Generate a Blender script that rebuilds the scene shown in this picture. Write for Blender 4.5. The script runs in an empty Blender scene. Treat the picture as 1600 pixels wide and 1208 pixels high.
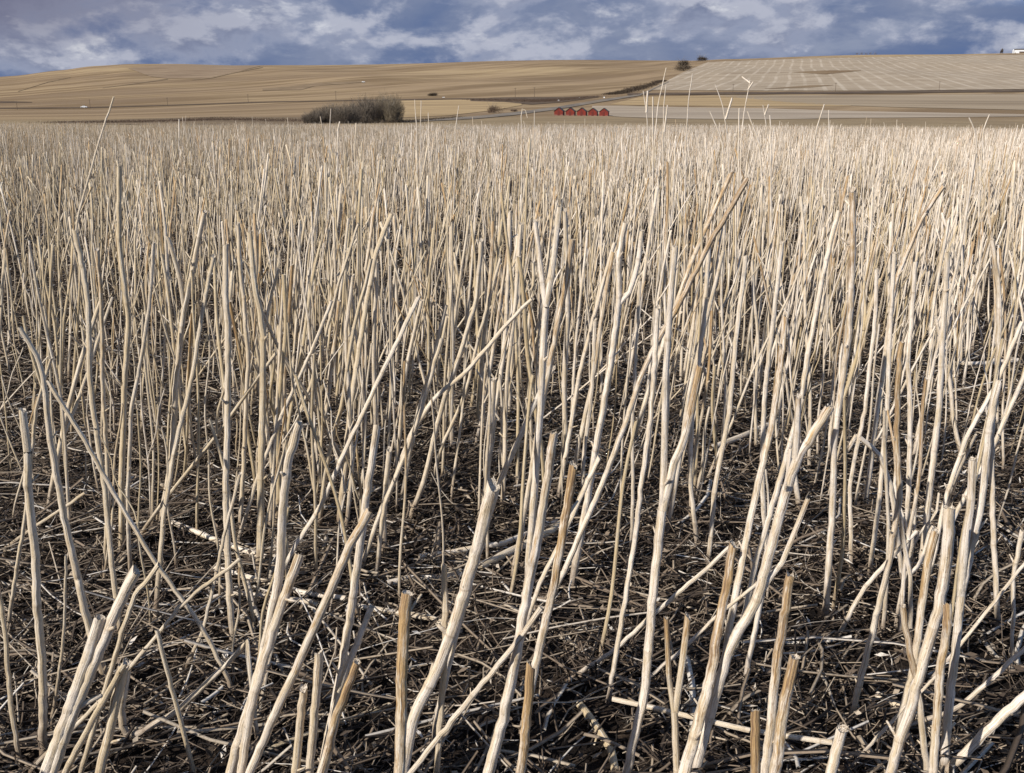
import bpy, math, random
import numpy as np
from mathutils import Vector
rng = np.random.default_rng(7)
random.seed(7)
R = math.radians
C = bpy.context.scene.collection
scn = bpy.context.scene

# ------------------------------------------------------------------ camera
F, CX, CY, HOR, EYE = 1570.0, 800.0, 604.0, 165.0, 0.80
TH = math.atan((CY - HOR) / F); cT, sT = math.cos(TH), math.sin(TH)
cam = bpy.data.cameras.new("camera"); camo = bpy.data.objects.new("camera", cam); C.objects.link(camo)
cam.sensor_width = 36; cam.lens = 36 * F / 1600; cam.clip_start = 0.02; cam.clip_end = 20000
camo.location = (0, 0, EYE); camo.rotation_euler = (math.pi / 2 - TH, 0, 0)
scn.camera = camo

# ------------------------------------------------------------------ light
SUN_AZ, SUN_EL = 230.0, 35.0          # compass direction the light comes from (0 = straight ahead)
sun = bpy.data.lights.new("sun", 'SUN'); suno = bpy.data.objects.new("sun", sun); C.objects.link(suno)
sun.energy = 5.0; sun.angle = R(0.5); sun.color = (1.0, 0.955, 0.90)
sd = Vector((math.sin(R(SUN_AZ)) * math.cos(R(SUN_EL)), math.cos(R(SUN_AZ)) * math.cos(R(SUN_EL)), math.sin(R(SUN_EL))))
suno.rotation_euler = sd.to_track_quat('Z', 'Y').to_euler(); suno.location = (0, -5, 30)
scn.view_settings.view_transform = 'Standard'; scn.view_settings.look = 'None'
scn.view_settings.exposure = 0.34; scn.view_settings.gamma = 1.0

class NT:
    """tiny helper to write node trees"""
    def __init__(s, tree): s.t = tree; s.t.nodes.clear()
    def n(s, typ, **kw):
        nd = s.t.nodes.new(typ)
        for k, v in kw.items():
            if k[0] == 'i' and k[1:].isdigit(): s.put(nd.inputs[int(k[1:])], v)
            elif hasattr(nd, k) and not k[0].isupper(): setattr(nd, k, v)
            else: s.put(nd.inputs[k.replace('_', ' ')], v)
        return nd
    def put(s, sock, v):
        if isinstance(v, bpy.types.NodeSocket): s.t.links.new(v, sock)
        elif isinstance(v, bpy.types.Node): s.t.links.new(v.outputs[0], sock)
        else: sock.default_value = v
    def m(s, op, a, b=0.0, c=0.0, clamp=False):
        nd = s.t.nodes.new('ShaderNodeMath'); nd.operation = op; nd.use_clamp = clamp
        s.put(nd.inputs[0], a); s.put(nd.inputs[1], b); s.put(nd.inputs[2], c); return nd.outputs[0]
    def mix(s, f, a, b, blend='MIX'):
        nd = s.t.nodes.new('ShaderNodeMix'); nd.data_type = 'RGBA'; nd.blend_type = blend
        s.put(nd.inputs[0], f); s.put(nd.inputs[6], a if isinstance(a, (bpy.types.NodeSocket, bpy.types.Node)) else (*a, 1)); s.put(nd.inputs[7], b if isinstance(b, (bpy.types.NodeSocket, bpy.types.Node)) else (*b, 1))
        return nd.outputs[2]
    def noise(s, vec, scale=1, detail=4, rough=.5, dist=0):
        nd = s.n('ShaderNodeTexNoise', Scale=scale, Detail=detail, Roughness=rough, Distortion=dist)
        s.put(nd.inputs['Vector'], vec); return nd.outputs[0]
    def ramp(s, v, lo, hi, smooth=True):
        nd = s.t.nodes.new('ShaderNodeMapRange'); nd.interpolation_type = 'SMOOTHSTEP' if smooth else 'LINEAR'
        s.put(nd.inputs[0], v); nd.inputs[1].default_value = lo; nd.inputs[2].default_value = hi; return nd.outputs[0]
    def vec(s, x, y, z):
        nd = s.t.nodes.new('ShaderNodeCombineXYZ'); s.put(nd.inputs[0], x); s.put(nd.inputs[1], y); s.put(nd.inputs[2], z); return nd.outputs[0]
    def scale(s, v, sc, off=(0, 0, 0)):
        nd = s.t.nodes.new('ShaderNodeMapping'); s.put(nd.inputs[0], v); nd.inputs[1].default_value = off; nd.inputs[3].default_value = sc; return nd.outputs[0]

# ------------------------------------------------------------------ sky with broken cloud
world = bpy.data.worlds.new("World"); scn.world = world; world.use_nodes = True
w = NT(world.node_tree)
sky = w.n('ShaderNodeTexSky'); sky.sky_type = 'NISHITA'; sky.sun_disc = False
sky.sun_elevation = R(SUN_EL); sky.sun_rotation = R(SUN_AZ); sky.altitude = 900; sky.air_density = 1.0; sky.dust_density = 0.6; sky.ozone_density = 1.5
tc = w.n('ShaderNodeTexCoord'); sep = w.n('ShaderNodeSeparateXYZ', i0=tc.outputs['Generated'])
X, Y_, Z = sep.outputs
az = w.m('ARCTAN2', X, Y_); el = w.m('ARCSINE', Z)
def cloud(off, seed, kx=9.0, ky=24.0, detail=9, rough=.56, dist=.5):
    return w.noise(w.vec(w.m('MULTIPLY', az, kx), w.m('MULTIPLY', w.m('ADD', el, off), ky), seed), 1.0, detail, rough, dist)
KS = 1 / 0.06
def kcol(r, g, b): return (r * KS * .81, g * KS * .84, b * KS * .88)
base = w.mix(w.ramp(el, 0.05, 0.30), kcol(.095, .150, .300), sky.outputs[0])
back = cloud(.3, 21.3, 4.5, 12.0, 9, .58, .35)                       # a grey blue deck behind
deck = w.mix(w.ramp(back, .36, .66), kcol(.115, .160, .285), kcol(.225, .255, .350))
n2 = cloud(.9, 44.0, 10.0, 34.0, 6, .6, .2)
deck = w.mix(w.m('MULTIPLY', w.ramp(n2, .50, .70), .55), deck, kcol(.33, .355, .435))
hi = w.m('MULTIPLY', w.ramp(el, .30, .10), w.ramp(back, .30, .44))
sk = w.mix(hi, base, deck); gap = w.m('MULTIPLY', w.ramp(cloud(.5, 71.0, 7.0, 15.0, 6, .55, .2), .36, .46), w.ramp(az, .385, .45)); sk = w.mix(w.m('MULTIPLY', gap, w.ramp(el, .078, .100)), sk, kcol(.20, .34, .62))
big = cloud(0, 11.7, 3.0, 9.0, 3, .5, .2)
def dn(off): return w.m('ADD', cloud(off, 5.7, 9.5, 18.5, 12, .58, .10), w.m('MULTIPLY', w.m('SUBTRACT', big, .5), .5))
d0, d1 = dn(0), dn(.011)
mask = w.ramp(d0, .44, .56)
lit = w.ramp(w.m('SUBTRACT', d0, d1), -.03, .085)
core = w.ramp(d0, .50, .70)
body = w.mix(core, kcol(.30, .325, .42), kcol(.150, .175, .270))
body = w.mix(w.m('MULTIPLY', lit, .85), body, kcol(.47, .475, .54))
puff = w.m('MULTIPLY', w.ramp(cloud(.7, 33.0, 14.0, 34.0, 9, .62, .15), .54, .72), w.m('MULTIPLY', lit, mask))
body = w.mix(puff, body, kcol(.70, .69, .70))
mauve = w.m('MULTIPLY', w.ramp(az, -.18, -.50), w.ramp(el, .025, .085))
body = w.mix(w.m('MULTIPLY', mauve, .75), body, kcol(.165, .155, .215))
sk = w.mix(w.m('MULTIPLY', mauve, .6), sk, kcol(.165, .160, .230))
col = w.mix(w.m('MULTIPLY', w.m('MULTIPLY', mask, w.m('SUBTRACT', 1.0, w.m('MULTIPLY', w.ramp(az, .41, .46), w.ramp(el, .085, .105)))), w.ramp(el, .45, .16)), sk, body)
bg = w.n('ShaderNodeBackground', Color=col, Strength=0.06)
w.t.links.new(bg.outputs[0], w.n('ShaderNodeOutputWorld').inputs[0])

# ------------------------------------------------------------------ materials
def mat(name, fn, rough=.85, spec=.25):
    m = bpy.data.materials.new(name); m.use_nodes = True
    g = NT(m.node_tree); b = g.n('ShaderNodeBsdfPrincipled', Roughness=rough); b.inputs['Specular IOR Level'].default_value = spec
    g.t.links.new(b.outputs[0], g.n('ShaderNodeOutputMaterial').inputs[0])
    r = fn(g, b)
    if r is not None: g.put(b.inputs['Base Color'], r if isinstance(r, (bpy.types.NodeSocket, bpy.types.Node)) else (*r, 1))
    return m
def pos(g): return g.n('ShaderNodeNewGeometry').outputs['Position']
def attr(g, name, o='Fac'): a = g.n('ShaderNodeAttribute'); a.attribute_name = name; return a.outputs[o]

def f_stalk(g, b):
    st = attr(g, 'st', 'Vector'); tone = attr(g, 'tone'); stain = attr(g, 'stain')
    fib = g.noise(g.scale(st, (3.2, 3.2, 14)), 1, 6, .68)
    blot = g.noise(g.scale(st, (.8, .8, 26)), 1, 5, .65)
    spk = g.noise(g.scale(st, (4, 4, 230)), 1, 2, .5)
    c = g.mix(tone, (.74, .645, .535), (.45, .345, .195))
    c = g.mix(g.m('MULTIPLY', g.ramp(blot, .42, .62), .72), c, (.50, .385, .225))
    c = g.mix(g.m('MULTIPLY', g.ramp(fib, .52, .66), .7), c, (.24, .175, .105))
    c = g.mix(g.m('MULTIPLY', g.ramp(fib, .47, .36), .6), c, (.82, .77, .68))
    c = g.mix(g.m('MULTIPLY', g.ramp(spk, .64, .72), .6), c, (.10, .075, .055))
    wz = g.n('ShaderNodeSeparateXYZ', i0=pos(g)); pz = g.noise(pos(g), 38, 5, .7)
    c = g.mix(g.m('MULTIPLY', g.ramp(pz, .56, .70), .55), c, (.30, .27, .23))
    c = g.mix(g.m('MULTIPLY', attr(g, 'mud'), g.ramp(g.m('ADD', wz.outputs[2], g.m('MULTIPLY', pz, .16)), .17, .06)), c, (.17, .12, .08))
    c = g.mix(g.m('MULTIPLY', attr(g, 'node'), .6), c, (.25, .17, .09))
    sn = g.m('ADD', stain, g.m('MULTIPLY', g.m('SUBTRACT', g.noise(g.scale(st, (1.6, 1.6, 34)), 1, 5, .7), .5), 2.6))
    sn = g.m('MULTIPLY', g.ramp(sn, .22, .75), g.ramp(stain, .02, .25))
    oc = g.mix(g.ramp(fib, .40, .60), (.46, .29, .115), (.17, .095, .045))
    c = g.mix(g.m('MULTIPLY', sn, .9), c, oc)
    bp = g.n('ShaderNodeBump', Strength=.8, Distance=.002, Height=g.m('ADD', fib, g.m('MULTIPLY', spk, .3)))
    g.put(b.inputs['Normal'], bp.outputs[0]); return c
M_stalk = mat("dry_stalk", f_stalk, .62, .35)
def f_far(g, b):
    tone = attr(g, 'tone'); stain = attr(g, 'stain')
    c = g.mix(tone, (.68, .585, .47), (.24, .185, .115))
    return g.mix(g.m('MULTIPLY', stain, .7), c, (.34, .20, .08))
M_far = mat("dry_stalk_far", f_far, .75, .2)
def f_cut(g, b):
    st = g.n('ShaderNodeTexCoord').outputs['Object']
    n = g.noise(st, 900, 3, .6)
    c = g.mix(g.ramp(n, .35, .65), (.60, .53, .43), (.20, .145, .09))
    bp = g.n('ShaderNodeBump', Strength=.8, Distance=.001, Height=n); g.put(b.inputs['Normal'], bp.outputs[0]); return c
M_cut = mat("cut_pith", f_cut, .9)
def f_litter(g, b):
    tone = attr(g, 'tone')
    a = g.n('ShaderNodeValToRGB', Fac=tone); e = a.color_ramp.elements
    e[0].position = 0; e[0].color = (.012, .009, .007, 1); e[1].position = 1; e[1].color = (.56, .51, .44, 1)
    for p, c in ((.36, (.062, .044, .030, 1)), (.60, (.19, .142, .098, 1)), (.82, (.37, .30, .215, 1))):
        x = e.new(p); x.color = c
    n = g.noise(pos(g), 160, 3, .6)
    return g.mix(g.m('MULTIPLY', g.ramp(n, .45, .7), .45), a.outputs[0], (.05, .033, .022))
M_litter = mat("straw_litter", f_litter, .8, .3)

def f_ground(g, b):
    p = pos(g); s = g.n('ShaderNodeSeparateXYZ', i0=p)
    n = g.noise(p, 22, 6, .65); n2 = g.noise(p, 3, 3, .5)
    soil = g.mix(g.ramp(n, .35, .7), (.008, .006, .005), (.04, .028, .020))
    soil = g.mix(g.m('MULTIPLY', g.ramp(n2, .5, .7), .5), soil, (.04, .028, .020))
    fieldc = (.16, .12, .08)
    soil = g.mix(g.ramp(s.outputs[1], 8, 30), soil, fieldc)
    dy = g.m('SUBTRACT', g.m('MULTIPLY', s.outputs[1], .55), g.m('MULTIPLY', s.outputs[0], .84)); dx = g.m('ADD', g.m('MULTIPLY', s.outputs[1], .84), g.m('MULTIPLY', s.outputs[0], .55))
    far1 = g.noise(g.vec(g.m('MULTIPLY', dx, .0022), g.m('MULTIPLY', dy, .017), 0), 1, 7, .6, .5)
    far2 = g.noise(g.scale(p, (.0016, .0028, 0)), 1, 5, .6, .9)
    far3 = g.noise(g.scale(p, (.05, .20, 0)), 1, 4, .6)
    c = g.mix(g.ramp(far1, .38, .62), (.175, .118, .062), (.31, .222, .126))
    c = g.mix(g.m('MULTIPLY', g.ramp(far2, .45, .68), .65), c, (.185, .128, .078))
    c = g.mix(g.m('MULTIPLY', g.ramp(far2, .46, .30), .55), c, (.385, .285, .155))
    c = g.mix(g.m('MULTIPLY', g.ramp(far3, .52, .75), .45), c, (.24, .175, .105))
    near = g.mix(g.ramp(far3, .35, .65), (.165, .118, .068), (.29, .22, .125))
    c = g.mix(g.ramp(s.outputs[1], 230, 420), near, c)
    c = g.mix(g.ramp(s.outputs[1], 60, 72), soil, c)
    bp = g.n('ShaderNodeBump', Strength=.9, Distance=.03, Height=n); g.put(b.inputs['Normal'], bp.outputs[0]); return c
M_ground = mat("ground", f_ground, .95, .1)

def field_mat(name, ca, cb, cc, sx=.01, sy=.04, k=.5):
    def fn(g, b):
        p = pos(g)
        a = g.noise(g.scale(p, (sx, sy, 0)), 1, 6, .62, .3); d = g.noise(g.scale(p, (sx * 6, sy * 2.5, 0)), 1, 6, .68); e = g.noise(g.scale(p, (sx * .7, sy * .35, 0)), 1, 3, .5, 1.0)
        c = g.mix(g.ramp(a, .38, .62), ca, cb); c = g.mix(g.m('MULTIPLY', g.ramp(e, .48, .62), .5), c, tuple(x * .8 for x in cc))
        return g.mix(g.m('MULTIPLY', g.ramp(d, .48, .72), k), c, cc)
    return mat(name, fn, .95, .1)
def f_striped(g, b):
    p = pos(g); s = g.n('ShaderNodeSeparateXYZ', i0=p)
    big = g.noise(g.scale(p, (.0022, .0022, 0)), 1, 1.5, .5)
    u = g.m('SUBTRACT', s.outputs[0], g.m('MULTIPLY', s.outputs[1], .27))
    u = g.m('ADD', u, g.m('MULTIPLY', g.m('SUBTRACT', big, .5), 20))
    def line(per, wd, ph=0):
        fr = g.m('ABSOLUTE', g.m('SUBTRACT', g.m('FRACT', g.m('ADD', g.m('DIVIDE', u, per), ph)), .5))
        return g.ramp(fr, wd, wd * .3)
    a = g.noise(g.scale(p, (.02, .02, 0)), 1, 5, .6); d = g.noise(g.scale(p, (.002, .0035, 0)), 1, 4, .6, .5)
    wob = g.ramp(g.noise(g.scale(p, (.03, .008, 0)), 1, 3, .5), .38, .6)
    c = g.mix(g.ramp(a, .35, .65), (.275, .215, .145), (.35, .28, .198))
    c = g.mix(g.m('MULTIPLY', g.ramp(d, .60, .68), .7), c, (.15, .10, .055))
    c = g.mix(g.m('MULTIPLY', line(4.75, .25), .22), c, (.27, .22, .155))
    return g.mix(g.m('MULTIPLY', g.m('MULTIPLY', line(19, .18), g.m('ADD', g.m('MULTIPLY', wob, .8), .2)), .5), c, (.49, .415, .315))
M_striped = mat("striped_stubble", f_striped, .95, .1)
M_pale = field_mat("pale_stubble", (.30, .24, .17), (.375, .305, .225), (.26, .205, .145), .006, .06)
M_gold = field_mat("gold_stubble", (.32, .225, .115), (.39, .28, .15), (.24, .17, .09), .006, .05)
M_greyfield = field_mat("grey_stubble", (.255, .195, .125), (.33, .26, .175), (.20, .15, .095), .004, .05)
M_gully = field_mat('gully_grass', (.17, .12, .07), (.25, .18, .108), (.20, .142, .084), .03, .03, .6)
M_road = field_mat("gravel", (.135, .115, .092), (.20, .17, .135), (.24, .185, .125), .05, .012)
M_verge = field_mat("dark_verge", (.085, .060, .040), (.14, .10, .065), (.06, .042, .03), .05, .2)
M_verge2 = field_mat("brown_verge", (.15, .108, .065), (.21, .155, .092), (.11, .078, .05), .03, .15)

def simple(name, c, rough=.7, spec=.3, var=.25, sc=3.0):
    def fn(g, b):
        o = g.n('ShaderNodeTexCoord').outputs['Object']; n = g.noise(o, sc, 5, .65)
        return g.mix(g.ramp(n, .35, .7), c, tuple(x * (1 - var) for x in c))
    return mat(name, fn, rough, spec)
def f_red(g, b):
    o = g.n('ShaderNodeTexCoord').outputs['Object']; s = g.n('ShaderNodeSeparateXYZ', i0=o)
    oi = g.n('ShaderNodeObjectInfo'); rnd = oi.outputs['Location']; va = g.n('ShaderNodeVectorMath'); va.operation = 'ADD'; g.put(va.inputs[0], o); g.put(va.inputs[1], rnd)
    n = g.noise(g.scale(va.outputs[0], (1.2, 1.2, .5)), 1.4, 5, .65)
    c = g.mix(g.ramp(n, .35, .7), (.20, .030, .018), (.12, .024, .017))
    wear = g.m('ADD', g.ramp(s.outputs[2], 1.1, .0), g.m('MULTIPLY', g.m('SUBTRACT', n, .5), 1.4))
    return g.mix(g.m('MULTIPLY', g.ramp(wear, .45, 1.1), .65), c, (.22, .14, .115))
M_red = mat("red_boards", f_red, .85)
M_door = simple("shed_door", (.12, .020, .014))
M_roof = simple("dark_roof", (.045, .038, .032))
M_white = simple("white_paint", (.80, .80, .78), .4, .5, .06)
M_tyre = simple("tyre", (.02, .02, .02))
M_glass = simple("dark_glass", (.03, .035, .04), .15, .6, .1)
M_wood = simple("pole_wood", (.13, .095, .065))
M_trunk = simple("bark", (.24, .20, .15), .9)
M_twig = simple("grey_twigs", (.135, .110, .085), .9, .15, .45, 1.1)
M_twig2 = simple("olive_twigs", (.19, .155, .105), .9, .15, .45, 1.1)
M_scrub = simple("dark_scrub", (.060, .045, .032), .95, .1, .4, .8)
M_scrub2 = simple("brown_scrub", (.115, .078, .055), .95, .1, .4, .8)
M_bush = simple("green_scrub", (.052, .055, .034), .95, .1, .45, .8)
M_metal = simple("galvanised_sheet", (.55, .56, .57), .4, .5, .1)

# ------------------------------------------------------------------ helpers
def tag(o, label=None, cat=None, group=None, kind=None):
    for k, v in (('label', label), ('category', cat), ('group', group), ('kind', kind)):
        if v: o[k] = v
    return o
def mesh_obj(name, V, Fq, m, parent=None, loc=None, attrs=None, smooth=False):
    me = bpy.data.meshes.new(name); me.from_pydata([tuple(v) for v in V], [], Fq)
    if smooth: me.polygons.foreach_set('use_smooth', [True] * len(me.polygons))
    for k, (typ, arr) in (attrs or {}).items():
        a = me.attributes.new(k, typ, 'POINT')
        a.data.foreach_set('vector' if typ == 'FLOAT_VECTOR' else 'value', np.asarray(arr, dtype=np.float32).ravel())
    me.materials.append(m); me.update()
    o = bpy.data.objects.new(name, me); C.objects.link(o)
    if loc is not None: o.location = loc
    if parent: o.parent = parent
    return o
def empty(name, loc, rz=0):
    o = bpy.data.objects.new(name, None); C.objects.link(o); o.location = loc; o.rotation_euler = (0, 0, rz); o.empty_display_size = .1; return o
def box(V, Fq, x0, x1, y0, y1, z0, z1):
    b = len(V)
    V += [(x0, y0, z0), (x1, y0, z0), (x1, y1, z0), (x0, y1, z0), (x0, y0, z1), (x1, y0, z1), (x1, y1, z1), (x0, y1, z1)]
    Fq += [(b, b + 3, b + 2, b + 1), (b + 4, b + 5, b + 6, b + 7), (b, b + 1, b + 5, b + 4), (b + 1, b + 2, b + 6, b + 5), (b + 2, b + 3, b + 7, b + 6), (b + 3, b, b + 4, b + 7)]
def big_mesh(name, V, quads, K_faces, m, attrs, smooth=True):
    """fast mesh from numpy: V (n,3), quads (q,4), K_faces (c,K) or None"""
    me = bpy.data.meshes.new(name)
    lv = [quads.ravel()]; tot = [np.full(len(quads), 4)]
    if K_faces is not None: lv.append(K_faces.ravel()); tot.append(np.full(len(K_faces), K_faces.shape[1]))
    lv = np.concatenate(lv).astype(np.int32); tot = np.concatenate(tot).astype(np.int32)
    me.vertices.add(len(V)); me.vertices.foreach_set('co', V.astype(np.float32).ravel())
    me.loops.add(len(lv)); me.loops.foreach_set('vertex_index', lv)
    me.polygons.add(len(tot)); me.polygons.foreach_set('loop_start', np.concatenate([[0], np.cumsum(tot)[:-1]]).astype(np.int32))
    me.polygons.foreach_set('loop_total', tot) if False else None
    me.update(calc_edges=True); me.validate()
    if smooth:
        sm = np.zeros(len(me.polygons), dtype=bool); sm[:len(quads)] = True; me.polygons.foreach_set('use_smooth', sm)
    for k, (typ, arr) in attrs.items():
        a = me.attributes.new(k, typ, 'POINT')
        a.data.foreach_set('vector' if typ == 'FLOAT_VECTOR' else 'value', np.asarray(arr, dtype=np.float32).ravel())
    me.materials.append(m)
    o = bpy.data.objects.new(name, me); C.objects.link(o); return o

def pt(x, y, Y):                       # the point at forward distance Y seen at photo position (x, y)
    v = (CY - y) / F; t = Y / (cT + v * sT)
    return ((x - CX) / F * t, Y, EYE + (-sT + v * cT) * t)
def photo(p):                          # inverse
    x, y, z = p; z -= EYE
    d = y * cT - z * sT; u = y * sT + z * cT
    return CX + F * x / d, CY - F * u / d

# ------------------------------------------------------------------ terrain
T_Y = np.array([60, 100, 200, 370, 600, 900, 1400, 2000, 2800.])
T_X = np.array([-700, 0, 80, 150, 200, 250, 320, 400, 600, 850, 1060, 1110, 1300, 1600, 2300.])
T_P = np.array([
 [206, 203, 194, 186, 178, 171, 160, 150, 146],
 [206, 203, 194, 186, 178, 170, 156, 139, 127],
 [206, 203, 194, 186, 177, 169, 153, 135, 119],
 [206, 203, 194, 186, 177, 168, 150, 128, 110],
 [207, 203, 194, 186, 177, 168, 148, 123, 103],
 [207, 203, 194, 185, 176, 167, 146, 119, 99.8],
 [207, 203, 194, 185, 175, 165, 144, 118, 100.3],
 [207, 204, 194, 184, 174, 162, 142, 118, 102.3],
 [208, 204, 194, 183, 170, 156, 138, 116, 101],
 [208, 204, 193, 180, 166, 152, 133, 111, 93.5],
 [209, 205, 193, 179, 163, 148, 128, 109, 95],
 [209, 205, 194, 179, 163, 147, 125, 106, 92],
 [211, 207, 196, 181, 163, 146, 120, 100, 86],
 [216, 210, 199, 184, 165, 145, 118, 97, 82.5],
 [219, 213, 201, 186, 165, 145, 118, 96, 79]])
def cr(p0, p1, p2, p3, t):
    return .5 * (2 * p1 + (p2 - p0) * t + (2 * p0 - 5 * p1 + 4 * p2 - p3) * t * t + (3 * p1 - p0 - 3 * p2 + p3) * t ** 3)
def table(px, Y):
    px = np.clip(px, T_X[0], T_X[-1] - .01); lY = np.log(np.clip(Y, T_Y[0], T_Y[-1] - .1)); L = np.log(T_Y)
    i = np.clip(np.searchsorted(T_X, px, 'right') - 1, 0, len(T_X) - 2); s = (px - T_X[i]) / (T_X[i + 1] - T_X[i])
    s = s * s * (3 - 2 * s) * .5 + s * .5
    j = np.clip(np.searchsorted(L, lY, 'right') - 1, 0, len(L) - 2); t = (lY - L[j]) / (L[j + 1] - L[j])
    def col(ii):
        P = T_P[ii]; n = len(L) - 1
        g = lambda k: np.take_along_axis(P, np.clip(k, 0, n)[..., None], -1)[..., 0]
        return cr(g(j - 1), g(j), g(j + 1), g(j + 2), t)
    return col(i) * (1 - s) + col(i + 1) * s
def zfar(x, Y):
    px = CX + F * x / Y * cT                                  # azimuth -> column (near the horizon line)
    y = table(px, Y); v = (CY - y) / F
    z = EYE + Y * (-sT + v * cT) / (cT + v * sT)
    return np.where(Y > 2800, EYE + (z - EYE) * (2800 / Y) - (Y - 2800) * .03 + 0 * z, z)
def hmod(x, y):
    return (np.sin(x * .9 + y * .5) + np.sin(x * .37 - y * .8 + 1)) * .012 + (np.sin(x * 6.1 + y * 2.3) * np.sin(y * 5.3 - x * 1.7)) * .006
def ground_z(x, Y):
    x = np.asarray(x, float); Y = np.asarray(Y, float)
    Yc = np.maximum(Y, .01)
    ref = zfar(x * 60 / np.maximum(Yc, 8), np.full_like(Yc, 60.0)); ref = np.clip(ref, -2, 0)
    zn = ref * (np.clip(Yc, 0, 60) / 60) ** 1.45
    zf = zfar(x, np.maximum(Yc, 60))
    und = np.clip((Yc - 500) / 900, 0, 1) * Yc * .0009 * (np.sin(x * .011 + Yc * .006) + np.sin(x * .023 - Yc * .004 + 2) * .6) * np.clip((2900 - Yc) / 600, 0, 1)
    return np.where(Y < 60, zn, zf) + und + hmod(x, Y) * np.clip((60 - Y) / 50, 0, 1)
def gz(x, Y): return float(ground_z(np.array([x]), np.array([Y]))[0])

def ground_at(px, py, lo=60.0):        # where the ground is seen at photo position
    Ys = np.geomspace(lo, 2795, 500)
    v = (CY - py) / F; t = Ys / (cT + v * sT); x = (px - CX) / F * t; z = EYE + (-sT + v * cT) * t
    d = ground_z(x, Ys) - z
    k = np.argmax(d >= 0) if (d >= 0).any() else len(Ys) - 1
    if k > 0 and d[k] >= 0 and d[k] != d[k - 1]:
        a = -d[k - 1] / (d[k] - d[k - 1]); Yk = Ys[k - 1] + a * (Ys[k] - Ys[k - 1])
    else: Yk = Ys[k]
    xx = (px - CX) / F * Yk / (cT + v * sT); return xx, Yk, gz(xx, Yk)

rows = np.concatenate([[-3, -1.5, 0.0], np.geomspace(.35, 2800, 430), [3000, 3400, 4200, 6000]])
ta = np.sinh(np.linspace(-1, 1, 361) * 2.2) / math.sinh(2.2) * 1.9
V = []
for Yr in rows:
    xs = ta * max(Yr, 2.5); V.append(np.stack([xs, np.full_like(xs, Yr), ground_z(xs, np.full_like(xs, Yr))], 1))
V = np.concatenate(V); n = len(ta)
ii = (np.arange(len(rows) - 1)[:, None] * n + np.arange(n - 1)[None, :]).ravel()
big_mesh('ground', V, np.stack([ii, ii + 1, ii + n + 1, ii + n], 1), None, M_ground, {})['kind'] = 'structure'

def sheet(name, top, bot, m, nx=90, ny=14, lift=.00025):
    """a field or road laid on the ground between two outlines"""
    x0, x1 = max(top[0][0], bot[0][0]), min(top[-1][0], bot[-1][0]); xs = np.linspace(x0, x1, nx)
    ty = np.interp(xs, *zip(*top)); by = np.interp(xs, *zip(*bot)); V = []
    for j in range(ny):
        for i in range(nx):
            y = by[i] + (ty[i] - by[i]) * j / (ny - 1); x, Yk, z = ground_at(xs[i], y)
            V.append((x, Yk, z + .03 + Yk * lift))
    Fq = [(j * nx + i, j * nx + i + 1, (j + 1) * nx + i + 1, (j + 1) * nx + i) for j in range(ny - 1) for i in range(nx - 1)]
    o = mesh_obj(name, V, Fq, m, smooth=True); o['kind'] = 'structure'; return o
sheet('striped_field', [(1018, 139), (1040, 128), (1062, 116), (1105, 97.5), (1200, 94), (1300, 91), (1450, 88), (1600, 86), (1950, 85)],
      [(1018, 141), (1200, 142), (1400, 142), (1600, 139.5), (1950, 139)], M_striped, 180, 60)
sheet('gold_field', [(955, 163), (1000, 152), (1100, 150), (1150, 150.5), (1330, 165.5)], [(955, 164), (1000, 165), (1100, 166), (1150, 166.5), (1330, 166)], M_gold, 60, 24)
sheet('grey_field', [(1120, 149.6), (1262, 149.5), (1400, 149), (1600, 147), (1950, 147)], [(1120, 150), (1262, 163), (1400, 168), (1600, 172), (1950, 176)], M_greyfield, 60, 24)
sheet('pale_field', [(925, 166), (965, 165.5), (1060, 168), (1200, 170), (1330, 174), (1600, 179), (1950, 183)],
      [(925, 178), (965, 183), (1060, 186), (1200, 187), (1330, 185), (1600, 182.5), (1950, 184)], M_pale, 90, 24)
sheet('gold_field_left', [(625, 158), (700, 156.5), (770, 157), (815, 160)], [(625, 184), (700, 181), (770, 173), (815, 165)], M_gold, 50, 24)
sheet('far_road_left', [(-80, 169.5), (133, 167.8), (300, 163), (420, 159), (700, 154.3), (900, 152.3)], [(-80, 171.2), (133, 169.4), (300, 164.6), (420, 160.4), (700, 155.6), (900, 153.6)], M_verge, 120, 3)
sheet('far_road_right', [(980, 146.2), (1100, 145), (1300, 143.6), (1600, 140.6), (1950, 140)], [(980, 149), (1100, 148.5), (1300, 147), (1600, 144), (1950, 143)], M_verge, 120, 4, .0004)
sheet('road', [(530, 191.7), (640, 189), (740, 182.5), (800, 176.5), (870, 167.5), (930, 157.5), (1000, 147.5), (1045, 128)],
      [(530, 193), (640, 191.3), (740, 186.5), (800, 181), (870, 171.8), (930, 161.5), (1000, 150), (1045, 129)], M_road, 140, 8, .0004)
sheet('scrub_verge', [(735, 156), (770, 153), (820, 152), (880, 152.5), (935, 150)], [(735, 158.5), (790, 160), (830, 164), (880, 160), (935, 152.5)], M_verge, 50, 10, .0003)
sheet('brown_verge', [(90, 190), (200, 187), (330, 183), (480, 184)], [(90, 194), (200, 195), (330, 196), (480, 196)], M_verge2, 60, 6)
sheet('field_margin_left', [(-90, 159), (0, 158.5), (20, 158.5), (50, 160)], [(-90, 162), (0, 161.5), (20, 161), (50, 160.6)], M_verge, 20, 4)
sheet('hilltop_field', [(200, 107), (260, 101), (330, 102), (408, 103.5)], [(200, 107), (235, 120), (262, 123), (330, 122), (372, 112), (408, 103.5)], field_mat('hilltop_stubble', (.215, .15, .095), (.29, .215, .135), (.18, .125, .08)), 60, 20)
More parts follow.
